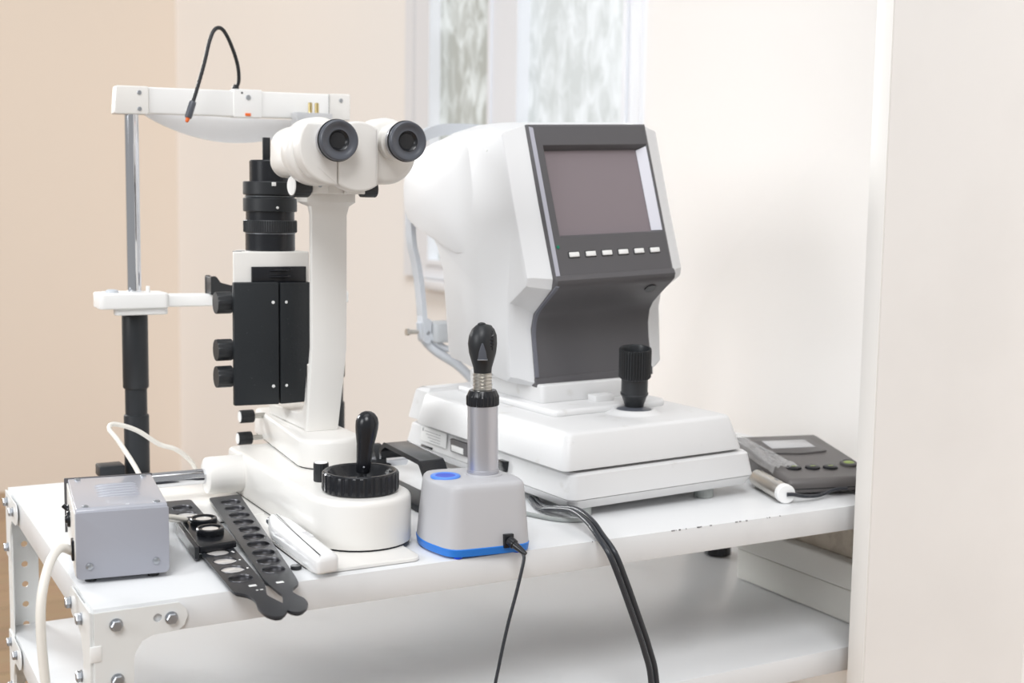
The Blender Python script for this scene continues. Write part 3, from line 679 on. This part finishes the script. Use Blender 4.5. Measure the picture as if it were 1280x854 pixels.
# side pods: upper rear shell overhanging the narrower lower body
pod=[(.4050,.3160,0),(.4400,.3130,.7),(.4800,.3220,1),(.5250,.3350,1),(.5740,.3480,1),(.6020,.3610,1),(.6120,.3820,1),(.6110,.4100,1),(.5950,.4390,1),(.5600,.4580,.9),(.5000,.4710,.7),(.4200,.4790,.3),(.3800,.4600,0),(.3700,.4000,0),(.3850,.3400,0)]
for xs,sg in ((X0,-1),(X1,1)):
    b=bmesh.new(); inn=[];mid=[];cap=[]
    c0=Vector((.50,.40))
    for y,z,t in pod:
        inn.append(b.verts.new(RH@Vector((xs-sg*.007,y,z))))
        mid.append(b.verts.new(RH@Vector((xs+sg*(-.0012+.0042*t),y,z))))
        q=Vector((y,z)); q=q+(c0-q).normalized()*.006
        cap.append(b.verts.new(RH@Vector((xs+sg*(-.0004+.0060*t),q.x,q.y))))
    n=len(pod); cc=b.verts.new(RH@Vector((xs+sg*.0062,c0.x,c0.y)))
    for A,B in ((inn,mid),(mid,cap)):
        for k in range(n): b.faces.new((A[k],A[(k+1)%n],B[(k+1)%n],B[k]))
    for k in range(n): b.faces.new((cap[k],cap[(k+1)%n],cc))
    b.faces.new(inn)
    obj('side_shell', b, 'arplastic', ar, smooth=60)
obj('side_screw', cyl(RH@Vector((X0-.0050,.330,.455)), RH@Vector((X0-.0062,.330,.455)), .0018), 'label', head)
# dark front: upper frame on the sloping plane, curved lip and lower panel
BX0,BX1=.633,.8235
Pt=Vector((.2845,.4875)); Pb=Vector((.2190,.2840)); L=(Pt-Pb).length
ev=(Pb-Pt)/L; en=Vector((ev.y,-ev.x)); en = en if en.x<0 else -en          # in (y,z): down the slope, outward
def F(u,v,d): q=Pt+ev*v+en*(-d+.0035); return RH@Vector((BX0+u,q.x,q.y))
W_=BX1-BX0
def rectloop(u0,u1,v0,v1,d,r=.0): return [(u0,v0,d),(u1,v0,d),(u1,v1,d),(u0,v1,d)]
loops=[rectloop(0,W_,.0,L+.001,.016),rectloop(0,W_,.0,L+.001,.0045),rectloop(.0018,W_-.0018,.001,L+.001,.0012),rectloop(.0060,W_-.0045,.004,L+.001,0),
       rectloop(.0180,W_-.0055,.0300,.1560,0),rectloop(.0190,W_-.0068,.0312,.1550,.0014),rectloop(.0215,W_-.0195,.0350,.1520,.0110)]
b=bmesh.new(); R_=[[b.verts.new(F(*p)) for p in lp] for lp in loops]
for A,B in zip(R_,R_[1:]):
    for k in range(4): b.faces.new((A[k],A[(k+1)%4],B[(k+1)%4],B[k]))
bz = obj('screen_bezel', b, 'bezel', ar, smooth=20)
b=bmesh.new(); vs=[b.verts.new(F(*p)) for p in rectloop(.0210,W_-.0190,.0345,.1525,.0105)]+[b.verts.new(F(*p)) for p in rectloop(.0210,W_-.0190,.0345,.1525,.0150)]
for q in ((0,1,2,3),(4,5,6,7),(0,1,5,4),(1,2,6,5),(2,3,7,6),(3,0,4,7)): b.faces.new([vs[i] for i in q])
obj('screen', b, 'screen', bz)
# pale sloping reveal on the right of the screen
b=bmesh.new()
a=[F(W_-.0066,.0330,.0013),F(W_-.0066,.1535,.0013),F(W_-.0187,.1510,.0100),F(W_-.0187,.0362,.0100)]
n_=(a[1]-a[0]).cross(a[2]-a[0]).normalized()*.0006
v1=[b.verts.new(p+n_*.5) for p in a]; v2=[b.verts.new(p-n_) for p in a]
for q in ((v1[0],v1[1],v1[2],v1[3]),(v2[0],v2[1],v2[2],v2[3])): b.faces.new(q)
for k in range(4): b.faces.new((v1[k],v1[(k+1)%4],v2[(k+1)%4],v2[k]))
obj('screen_reveal', b, 'reveal', bz)
b=bmesh.new()
a=[(.0022,.004),(.0022,L),(.0076,L),(.0076,.006)]
v1=[b.verts.new(F(u,v,-.0005 if u>.003 else .0006)) for u,v in a]; v2=[b.verts.new(F(u,v,.004)) for u,v in a]
b.faces.new(v1); b.faces.new(v2)
for k in range(4): b.faces.new((v1[k],v1[(k+1)%4],v2[(k+1)%4],v2[k]))
obj('bezel_trim', b, 'bezeledge', bz)
def Fm(u,v,d):
    o=F(u,v,d); x=(F(u+.01,v,d)-o).normalized(); y=(F(u,v-.01,d)-o).normalized(); z=x.cross(y)
    m=Matrix((x,y,z)).transposed().to_4x4(); m.translation=o; return m
for i in range(6):
    m=Fm(.0345+i*.0258,.1815,0)
    w=obj('button_well', box(-.0086,.0086,-.0044,.0044,-.0010,.0004,.0003,mx=m.copy()), 'black', bz)
    obj('menu_button', box(-.0074,.0074,-.0031,.0033,-.0005,.0022,.0006,mx=m.copy()), 'label', w)
obj('power_indicator', lathe([(0,0),(.0024,0),(.0022,.0008),(0,.001)],18,Fm(.0125,.1700,0)), 'greenled', bz)
low=[(.2165,.2900),(.2130,.2840),(.2150,.2765),(.2230,.2705),(.2500,.2520),(.2660,.2400),(.2750,.2280),(.2790,.2100),(.2780,.1900),(.2730,.1580),(.2720,.1370),
     (.2830,.1370),(.2860,.1900),(.2880,.2150),(.2800,.2380),(.2500,.2620),(.2290,.2800),(.2270,.2900)]
low=ccw(low)
lp = obj('lower_panel', loft([(BX0,low,.0018),(BX0+.0018,low,0),(BX1-.0018,low,0),(BX1,low,.0018)],'x',mx=RH), 'bezel', ar, smooth=40)
obj('panel_lip', slab(round_poly([(.2708,.1365),(.2840,.1365),(.2840,.1490),(.2712,.1480)],.0008,2), BX0-.0003,BX1+.0003,.0008,'x',mx=RH), 'bezel', lp)
tp=[(.2150,.2765),(.2230,.2705),(.2500,.2520),(.2660,.2400),(.2750,.2280),(.2790,.2100),(.2780,.1900),(.2730,.1500)]
b=tube([RH@Vector((BX0+.0020,y-.0002,z)) for y,z in tp],0,n=4,flat=(.0026,.0010,(1,0,0)))
obj('panel_trim', b, mat('trim_slate', (.15,.155,.185), .4), lp)
obj('sensor_hole', lathe([(0,0),(.0085,0),(.0085,.0012),(0,.0012)],24,frame_mx(RH@Vector((BX1-.030,.2320,.2636)),(0,-.6,-.8))), 'black', lp)
# patient side: chin-rest frame, seen past the left rear
fr=[(.6010,.600,.455),(.5990,.606,.430),(.6000,.612,.380),(.6020,.612,.325),(.6100,.612,.290),(.6170,.612,.250),(.6230,.612,.190)]
uf = obj('headrest_upright', tube(fr,.0,n=6,flat=(.0105,.004,(0,1,0))), 'chingrey', ar, label='pale grey curved headrest upright')
uf2 = obj('headrest_upright', tube([(1.452-p[0],p[1],p[2]) for p in fr],.0,n=6,flat=(.0105,.004,(0,1,0))), 'chingrey', ar, label='pale grey curved headrest upright')
obj('headrest_bow', tube([(.6010,.600,.452),(.612,.604,.480),(.66,.632,.497),(.726,.640,.500),(.792,.632,.497),(.840,.604,.480),(.851,.600,.452)],0,n=6,flat=(.009,.003,(0,0,1))), 'chingrey', ar)
for s in (0,1):
    mir=(lambda p:(1.452-p[0],p[1],p[2])) if s else (lambda p:p)
    obj('support_arm', tube([mir(p) for p in [(.6190,.612,.196),(.6240,.612,.172),(.6430,.606,.150),(.6750,.595,.128),(.6950,.580,.105),(.705,.56,.084),(.708,.54,.06)]],.0075,12), 'chingrey', ar)
obj('support_arm', tube([(.6250,.605,.181),(.645,.602,.162),(.665,.598,.152),(.70,.590,.150),(.74,.59,.150)],.0050,12), 'chingrey', ar)
obj('support_block', loft([(.600,round_poly([(.618,.165),(.632,.160),(.634,.200),(.616,.208)],.004,3),.001),(.622,round_poly([(.618,.165),(.632,.160),(.634,.200),(.616,.208)],.004,3),.001)],'y'), 'chingrey', ar)
obj('side_pin', lathe([(0,0),(.0035,0),(.0035,.018),(.0055,.019),(.0055,.024),(0,.024)],20,frame_mx((.618,.612,.181),(-1,0,0))), 'steel', ar)
obj('pivot_screw', cyl((.6262,.600,.1800),(.6262,.5985,.1800),.0032), 'zinc', ar)
obj('chin_cup', slab(round_poly([(.634,.590),(.80,.590),(.80,.640),(.634,.640)],.01,4), .1640,.1950,.003), 'sillgrey', ar, label='grey chin cup')
obj('chin_post', cyl((.726,.615,.02),(.726,.615,.165),.009), 'chingrey', ar)
obj('chin_mount', box(.690,.762,.535,.630,.0140,.0500,.003), 'arbase', ar)

# ================================================================== CHARGER AND SCOPE
ch = root('charging_stand', (.415,.045,0), 'light grey charging stand with blue base and blue socket ring', 'charger')
def chp(k,dx=0,dy=0): return round_poly([(.3705+dx,-.0020),(.4660,-.0110),(.4760,.0350),(.4560,.0950),(.3760,.1040),(.3600,.0560)],[.018,.018,.026,.028,.026,.03],5)
CP=ccw([tuple(p) for p in chp(0)])
obj('blue_base', loft([(.0020,CP,.0030),(.0028,CP,.0006),(.0105,CP,-.0006),(.0115,CP,.0004)]), 'blue', ch)
for x,y in ((.382,.004),(.452,.000),(.385,.085),(.45,.075)): obj('foot', cyl((x,y,.0002),(x,y,.0035),.005), 'bluedeep', ch)
obj('body', loft([(.0112,CP,.0002),(.0300,CP,.0018),(.0700,CP,.0058),(.0750,CP,.0066),(.0780,CP,.0078),(.0798,CP,.0100),(.0805,CP,.0130)]), 'charger', ch, smooth=50)
sr = obj('socket_ring', lathe([(.0085,.0795),(.0165,.0795),(.0168,.0812),(.0160,.0824),(.0120,.0824),(.0105,.0815),(.0085,.0800)],48,Matrix.Translation((.3885,.0500,.0002))), 'bluering', ch, smooth=60)
obj('socket_well', lathe([(0,.0800),(.0120,.0800),(.0120,.0818),(0,.0814)],40,Matrix.Translation((.3885,.0500,.0003))), 'bluedeep', ch)
obj('socket_recess', box(.4310,.4425,-.0112,-.0040,.0090,.0240,.0006), 'black', ch)
obj('scope_socket', lathe([(0,.0800),(.0205,.0800),(.0200,.0822),(.0190,.0826),(0,.0826)],48,Matrix.Translation((.4337,.0440,0))), 'charger', ch)
pl = root('charger_lead', (.442,-.02,.012), 'thin black lead plugged into the front of the grey charging stand', 'cable')
b = lathe([(0,0),(.0050,0),(.0055,.001),(.0055,.008),(.0042,.009),(.0038,.014),(.0030,.022),(.0022,.026),(0,.026)],18,frame_mx((.4365,-.0114,.0175),(.30,-.85,-.40)))
obj('plug', b, 'black', pl)
obj('wire', tube([(.4425,-.0290,.0090),(.4430,-.0330,.0030),(.4395,-.0345,-.0100),(.4330,-.0345,-.0350),(.4230,-.0345,-.0700),(.4140,-.034,-.110),(.4070,-.034,-.150),(.400,-.034,-.25),(.392,-.034,-.45),(.40,-.04,-.7),(.46,-.10,-.744)],.0019,10), 'cableb', pl)

sc = root('ophthalmoscope', (.4337,.0440,.0826), 'silver ridged ophthalmoscope with black head standing in the grey charging stand', 'ophthalmoscope')
SM=Matrix.Translation((.4337,.0440,0)) @ Matrix.Rotation(rad(-1.0),4,'Y')
obj('handle', lathe([(0,.0826),(.0176,.0826),(.0180,.0832),(.0180,.0868),(.0172,.0872),(.0170,.1620),(0,.1620)],48,SM.copy()), 'alu', sc)
obj('grip_ring', lathe([(.01,.1590),(.0178,.1590),(.0184,.1600),(.0184,.1690),(.0176,.1705),(.0150,.1760),(.0110,.1765)],96,SM.copy(),flute=(24,.0009,2,3)), 'black', sc, smooth=28)
pr=[(0,.176)]
for i in range(5): z=.1762+i*.0038; pr+=[(.0102,z),(.0107,z+.0006),(.0107,z+.0026),(.0096,z+.0030),(.0096,z+.0036)]
pr+=[(.0104,.1955),(0,.1958)]
obj('neck_rings', lathe(pr,40,SM.copy()), 'steel', sc, smooth=30)
# head: rounded paddle, deeper toward the front
hz=[(.1955,.0095,.0095,0),(.2010,.0100,.0100,0),(.2080,.0122,.0118,0),(.2180,.0152,.0140,0),(.2280,.0163,.0150,0),(.2370,.0155,.0142,.0005),(.2440,.0125,.0115,.001),(.2485,.0075,.0070,.001),(.2498,.0020,.0020,.001)]
b=bmesh.new(); rg=[]
for z,rx,ry,dx in hz:
    rg.append([b.verts.new((dx+rx*math.copysign(abs(math.cos(t))**.9,math.cos(t)), ry*math.copysign(abs(math.sin(t))**.9,math.sin(t)), z)) for t in [2*math.pi*k/32 for k in range(32)]])
for A,B in zip(rg,rg[1:]):
    for k in range(32): b.faces.new((A[k],A[(k+1)%32],B[(k+1)%32],B[k]))
b.faces.new(rg[0]); b.faces.new(rg[-1]); bmesh.ops.transform(b,matrix=SM@Matrix.Rotation(rad(15),4,'Z'),verts=b.verts)
hd2=obj('scope_head', b, 'blackmat', sc, smooth=60)
obj('lens_wheel', lathe([(0,-.0045),(.0170,-.0045),(.0178,-.0035),(.0178,.0035),(.0170,.0045),(0,.0045)],120,frame_mx(SM@Vector((.0075,.002,.2300)),(.93,-.36,0)),flute=(30,.0009,2,3)), 'black', hd2, smooth=28)
b = slab(ccw([(-.0052,.2120),(.0052,.2120),(.0040,.2200),(.0008,.2300),(-.0008,.2300),(-.0040,.2200)]), -.0030,.0010,.0006,'y',mx=SM@Matrix.Rotation(rad(-28),4,'Z')@Matrix.Translation((0,-.0135,0)))
obj('beam_hood', b, 'rubber', hd2)
obj('hood_slit', box(-.0056,.0056,-.0178,-.0120,.2112,.2122,.0002,mx=SM@Matrix.Rotation(rad(-28),4,'Z')), 'zinc', hd2)
obj('brow_bump', ball(SM@Vector((-.001,.0,.2495)),.0035,1.4,1,.6), 'blackmat', hd2)

# ================================================================== PAIR OF BLACK CABLES over the front edge
def bc(dx,dy,dz,lab,nm='black_cable'):
    p=[(.585,.20,.0045),(.572,.165,.0045),(.566,.135,.0065),(.567,.105,.0130),(.566,.065,.0190),(.561,.025,.0150),(.5555,-.006,.0060),(.5550,-.030,-.0080),(.5680,-.034,-.040),(.5860,-.036,-.085),(.6020,-.036,-.125),(.6130,-.036,-.165),(.620,-.036,-.26),(.625,-.036,-.5),(.66,-.06,-.7),(.75,-.12,-.743)]
    q=[(x+dx,y+dy*(1 if y>-.02 else .3),z+dz) for x,y,z in p]
    single(nm, tube(q,.0033,12), 'cableb', lab, 'cable', None)
bc(0,0,0,'left one of two black cables curving from under the big instrument over the shelf edge')
bc(.0085,.0035,.0002,'right one of two black cables curving from under the big instrument over the shelf edge')
b=tube([(.550,.235,.003),(.535,.215,.003),(.530,.18,.003),(.545,.13,.003),(.566,.090,.003),(.60,.075,.003)],.0027,10)
single('grey_cable', b, 'footgrey', 'thin grey cable lying on the shelf behind the charging stand', 'cable')

# ================================================================== LENS RACKS
def rack(name, label, holes, outline, z, HR, m_l, parent_done=None):
    cx=sum(p[0] for p in outline)/len(outline); cy=sum(p[1] for p in outline)/len(outline)
    r_=root(name,(cx,cy,0),label,'lens rack','black lens racks')
    out=ccw([tuple(p) for p in outline])
    body=plate(out,[ring_pts(h,HR,28) for h in holes],z,z+.0024)
    tops=[e for e in body.edges if len(e.link_faces)==2 and e.calc_face_angle(0)>1.2 and all(abs(v.co.z-z-.0024)<1e-5 for v in e.verts) and min((e.verts[0].co.xy-Vector(q)).length for q in out)<1e-5]
    bmesh.ops.bevel(body, geom=tops, offset=.0007, segments=2, affect='EDGES')
    obj('rack_plate', body, 'rackblack', r_, smooth=30)
    inner=offset_poly(out,.0022)
    obj('rack_back', plate(inner,[ring_pts(h,HR*.94,28) for h in holes],z-.0022,z-.0001), 'black', r_)
    for i,h in enumerate(holes):
        fr_=obj('lens_rim', lathe([(HR*.94,z-.0010),(HR*.985,z-.0010),(HR*.985,z+.0026),(HR*.965,z+.0029),(HR*.95,z+.0026),(HR*.94,z)],32,Matrix.Translation((h[0],h[1],0))), 'rimsteel', r_, smooth=40)
        if m_l[i]: obj('lens', lathe([(0,z+.0022),(HR*.5,z+.0020),(HR*.94,z+.0012),(HR*.94,z+.0002),(0,z+.0004)],28,Matrix.Translation((h[0],h[1],0))), m_l[i], fr_)
    return r_
H2=[(.2275,.3300),(.2232,.2960),(.2188,.2620),(.2143,.2285),(.2096,.1945),(.2048,.1610),(.2005,.1290),(.1960,.0940),(.1915,.0615),(.1868,.0290)]
H2=[(x-.003-.0015*(y>.2),.029+(y-.029)*.93) for x,y in H2]
handle2=[(0.1962, -0.0044), (0.192, -0.025), (0.1815, -0.036), (0.178, -0.045), (0.179, -0.056), (0.1825, -0.068), (0.1805, -0.084), (0.1725, -0.099), (0.1635, -0.104), (0.1565, -0.096), (0.1555, -0.082), (0.162, -0.064), (0.1665, -0.05), (0.1655, -0.038), (0.165, -0.024), (0.1645, -0.0005)]
o2=[(.2040,.3390),(.2440,.3410)]+handle2
o2=[tuple(p) for p in round_poly([(p[0],p[1]) for p in o2][::1],.006,3)]
r2=rack('lens_rack','black lens rack bar with ten open round holes, next to the frosted handle',H2,o2,.0040,.0125,[None]*10)
b=box(.1725,.1800,-.0160,-.0110,.0065,.0067,0); obj('rack_mark', b, 'label', r2)
obj('levelling_screw', cyl((.2125,.0420,.0004),(.2125,.0420,.0045),.0058), 'blackring', sl)
H1=[(.1620,.3040),(.1590,.2718),(.1550,.2376),(.1492,.1092),(.1476,.0769),(.1462,.0456),(.1450,.0140)]
o1=[(0.144, 0.342), (0.182, 0.34), (0.1625, -0.004), (0.159, -0.022), (0.1555, -0.034), (0.1525, -0.045), (0.1555, -0.06), (0.1595, -0.076), (0.157, -0.093), (0.1485, -0.107), (0.1395, -0.107), (0.1335, -0.094), (0.1335, -0.076), (0.137, -0.06), (0.1375, -0.045), (0.135, -0.034), (0.126, -0.024)]
o1=[tuple(p) for p in round_poly(o1,.006,3)]
r1=rack('lens_rack','black lens rack with pale lenses and a raised two-lens slider beside the grey box',H1,o1,.0042,.0125,[None,'lens','lens','lens','lens','lens',None])
b=box(.1450,.1525,-.0155,-.0105,.0067,.0069,0); obj('rack_mark', b, 'label', r1)
b=bmesh.new(); box(.1475,.1495,-.0290,-.0270,.0067,.0069,0,bm=b); box(.1515,.1545,-.0290,-.0270,.0067,.0069,0,bm=b); obj('rack_mark', b, 'label', r1)
for x,y in ((.1640,.1060),(.1645,.1030),(.1625,.0740),(.1615,.0440)): obj('rack_dot', cyl((x,y,.0064),(x,y,.0070),.0013), 'label', r1)
ca=obj('slider', slab(ccw([tuple(p) for p in round_poly([(.1300,.1120),(.1730,.1180),(.1790,.2180),(.1380,.2160)],.004,3)]), .0067,.0140,.001), 'black', r1)
obj('slider_side', slab(ccw([(.1255,.1120),(.1300,.1115),(.1375,.2160),(.1330,.2170)]), .0010,.0138,.0008), 'blackring', ca)
for x,y in ((.1590,.1990),(.1545,.1560)):
    l_=obj('slider_lens_rim', lathe([(.0105,.0140),(.0145,.0140),(.0150,.0150),(.0150,.0205),(.0140,.0215),(.0122,.0215),(.0118,.0200)],48,Matrix.Translation((x,y,0))), 'black', ca, smooth=35)
    obj('slider_lens', lathe([(0,.0206),(.006,.0203),(.0122,.0196),(.0122,.0180),(0,.0180)],40,Matrix.Translation((x,y,0))), 'lens', l_, smooth=50)

for rr in (r1,r2):                      # both bars rest with their far ends on the slit lamp's plate
    for o in bpy.data.objects:
        if o.type=='MESH' and base_of(o)==rr.location:
            for v in o.data.vertices: v.co.z += .022*(v.co.y+rr.location.y)
# ================================================================== FROSTED HANDLE
hn = root('frosted_handle', (.232,.09,.004), 'frosted white plastic penlight handle with dark metal tip lying beside the black racks', 'penlight')
hp=[(.2170,-.0080),(.2440,-.0020),(.2500,.1500),(.2440,.1900),(.2310,.1900),(.2200,.1480)]
obj('handle', slab(ccw([tuple(p) for p in round_poly(hp,[.008,.008,.012,.005,.005,.012],4)]), .0055,.0245,.0065,r0=.003), 'frost', hn, smooth=60)
obj('metal_tip', lathe([(0,0),(.0058,0),(.0062,.004),(.0045,.006),(.0045,.012),(0,.013)],20,frame_mx((.2378,.1890,.0130),(-.1,1,0))), 'rubber', hn)
obj('handle_print', box(.2375,.2440,.0700,.0950,.0243,.0246,0), 'lcdpale', hn)

# ================================================================== PUPIL METER (right)
pm = root('pupil_meter', (1.01,.15,0), 'grey tabletop meter with small display and round buttons, partly in clear film', 'meter')
PM=rotz((.9045,.0700,0),-14)
PWd,PDp=.140,.190
def zt(y): return .0240+.024*(y/PDp)
b=bmesh.new()
side=[(0,.0065),(0,.0190),(.005,.0245),(PDp-.006,.0480),(PDp,.0450),(PDp,.006),(PDp-.01,.0035),(.012,.0025)]
sd=ccw([tuple(p) for p in round_poly(side,.003,3)])
obj('case', loft([(0,sd,.005),(.0018,sd,.002),(.006,sd,0),(PWd-.006,sd,0),(PWd-.0018,sd,.002),(PWd,sd,.005)],'x',mx=PM), 'pdgrey', pm, smooth=50)
tilt=math.degrees(math.atan2(.024,PDp)); 
def PT(x,y,dz=0): return PM@Matrix.Translation((x,y,zt(y)+.0012+dz))@Matrix.Rotation(rad(tilt),4,'X')
obj('case_seam', box(.004,PWd-.004,-.0006,.002,.0108,.0116,.0001,mx=PM), 'black', pm)
obj('display_surround', slab(ccw([tuple(p) for p in round_poly([(-.045,-.030),(0,-.037),(.045,-.030),(.047,.028),(-.047,.028)],.006,3)]),-.0015,.0014,.0008,mx=PT(.070,.135)), 'pdgrey2', pm)
obj('display', box(-.034,.034,-.015,.019,.0010,.0019,.0003,mx=PT(.070,.137)), 'lcdpale', pm)
for i,x in enumerate((.030,.057,.083)):
    bt=obj('round_button', lathe([(0,0),(.0108,0),(.0104,.0022),(.0085,.003),(0,.0028)],28,PT(x,.044-.002*i,-.0005)@Matrix.Diagonal((1,.8,1,1))), 'black', pm)
    obj('button_mark', box(-.0035,.0035,-.001,.001,.0028,.0031,0,mx=PT(x,.044-.002*i,-.0005)), 'greenlit', bt)
gb=obj('lit_button', lathe([(0,0),(.0125,0),(.0120,.0022),(.0095,.003),(.0085,.0022),(0,.0022)],28,PT(.118,.052,-.0005)), 'pdgrey2', pm)
obj('button_lens', lathe([(0,.0022),(.0075,.0022),(.005,.0034),(0,.0038)],24,PT(.118,.052,-.0005)@Matrix.Diagonal((1.1,.7,1,1))), 'greenlit', gb, label='yellow green button centre')
b=bmesh.new(); random.seed(5)
nx,ny=14,12; g=[]
for j in range(ny+1):
    for i in range(nx+1):
        x=-.004+(.040-.022*j/ny)*i/nx; y=.040+(.150)*j/ny; z=zt(y)+.0026+random.random()*.0040; g.append(b.verts.new(PM@Vector((x+random.uniform(-.001,.001),y,z-(.010 if i==0 else 0)))))
for j in range(ny):
    for i in range(nx): b.faces.new((g[j*(nx+1)+i],g[j*(nx+1)+i+1],g[(j+1)*(nx+1)+i+1],g[(j+1)*(nx+1)+i]))
ex=None
obj('clear_film', b, 'wrap', pm, label='crinkled clear plastic film', smooth=10)
obj('power_socket', box(.100,.118,-.0040,.002,.0030,.0100,.001,mx=PM), 'black', pm)
pb = root('probe_tube', (.888,.09,0), 'short steel probe cylinder with white end cap in front of the grey meter', 'probe')
a=Vector((.8790,.0450,.0128)); c=Vector((.9110,.1400,.0128)); dd=(c-a).normalized()
obj('tube_body', lathe([(0,.004),(.0118,.004),(.0120,.005),(.0120,.100),(0,.100)],40,frame_mx(a,dd)), 'steel', pb)
obj('end_cap', lathe([(0,0),(.0115,0),(.0126,.0012),(.0126,.0100),(.0122,.0105),(0,.0105)],40,frame_mx(a,dd)), 'white', pb)
obj('tube_print', box(-.0016,.0016,-.0001,.0003,.030,.040,0,mx=frame_mx(a,dd)@Matrix.Translation((.0,.0121,0))), 'ink', pb)
b=tube([a-dd*.001,(.8860,.0400,.0130),(.905,.040,.0090),(.935,.045,.0060),(.965,.048,.0100),(.985,.046,.0100)],.0026,10)
single('probe_cable', b, 'cableb', 'short black cable from the white capped probe to the grey meter', 'cable')

# ================================================================== LOWER SHELF
lb = root('storage_box', (1.07,.17,ZS), 'long white lidded storage box on the lower shelf at the right', 'box')
obj('box_body', slab(rrect(1.020,1.125,.020,.312,.006,4), ZS+.0005, ZS+.0470,.001,r0=.003), 'carton', lb)
obj('box_lid', slab(rrect(1.018,1.127,.018,.314,.006,4), ZS+.0478, ZS+.0860,.003), 'carton', lb)
b2_=slab(rrect(1.035,1.120,.030,.295,.004,4), ZS+.0862, ZS+.150,.003)
single('instrument_case', b2_, 'cartonb', 'beige grained case lying on the white storage box under the shelf top', 'case')
b=lathe([(0,0),(.020,0),(.022,.002),(.022,.030),(.019,.034),(0,.035)],32,Matrix.Translation((1.078,.430,ZS+.0003)))
single('round_pot', b, 'black', 'small round black pot behind the white box on the lower shelf', 'pot')

# ================================================================== LIGHT
def area(name, loc, target, size, power, color=(1,1,1), sy=None):
    l=bpy.data.lights.new(name,'AREA'); l.energy=power; l.color=color; l.size=size
    if sy: l.shape='RECTANGLE'; l.size_y=sy
    o=bpy.data.objects.new(name,l); o.location=(loc[0],loc[1],loc[2]+T)
    o.rotation_euler=(Vector(target)-Vector(loc)).to_track_quat('-Z','Y').to_euler(); col.objects.link(o); return o
area('ceiling_light',(.1,.1,1.85),(.5,.4,0),1.1,7,(.98,.99,1))
area('side_fill_light',(-3.2,-.4,1.5),(1,.4,.2),1.5,58,(.97,.985,1))  # added fill from the left to whiten the right wall, no window there
rl=area('rear_window_light',(-.9,3.4,1.25),(.45,.3,-.15),.8,7,(.96,.985,1)); rl.data.spread=rad(48)
area('warm_corner_fill',(-.5,2.7,1.8),(.9,4.2,.2),.5,7,(1,.74,.46))  # added warm fill tinting the far walls, no known fixture
l=bpy.data.lights.new('front_daylight','SUN'); l.energy=1.7; l.angle=rad(26); l.color=(.985,.99,1)
o=bpy.data.objects.new('front_daylight',l); o.rotation_euler=Vector((.38,.60,-.78)).to_track_quat('-Z','Y').to_euler(); o.location=(-1,-3,3); col.objects.link(o)

wd=bpy.data.worlds.new('room_ambient'); bpy.context.scene.world=wd; wd.use_nodes=True
bg=wd.node_tree.nodes['Background']; bg.inputs[0].default_value=(.97,.985,1,1); bg.inputs[1].default_value=.38

# ================================================================== CAMERA
cd=bpy.data.cameras.new('camera'); cam=bpy.data.objects.new('camera',cd); col.objects.link(cam)
r=Vector((.8739,-.4858,.0150)).normalized(); f=Vector((.4845,.8683,-.1068)).normalized(); u=r.cross(f).normalized(); r=f.cross(u)
m=Matrix((r,u,-f)).transposed().to_4x4(); m.translation=Vector((-.2195,-1.1864,.38+T)); cam.matrix_world=m
cd.sensor_width=36; cd.lens=1580/1280*36; cd.clip_start=.05; cd.clip_end=30
cd.dof.use_dof=True; cd.dof.focus_distance=1.42; cd.dof.aperture_fstop=5.6
s=bpy.context.scene; s.camera=cam
s.view_settings.view_transform='Standard'; s.view_settings.look='None'; s.view_settings.gamma=1; s.view_settings.exposure=.04
s.view_settings.use_curve_mapping=False
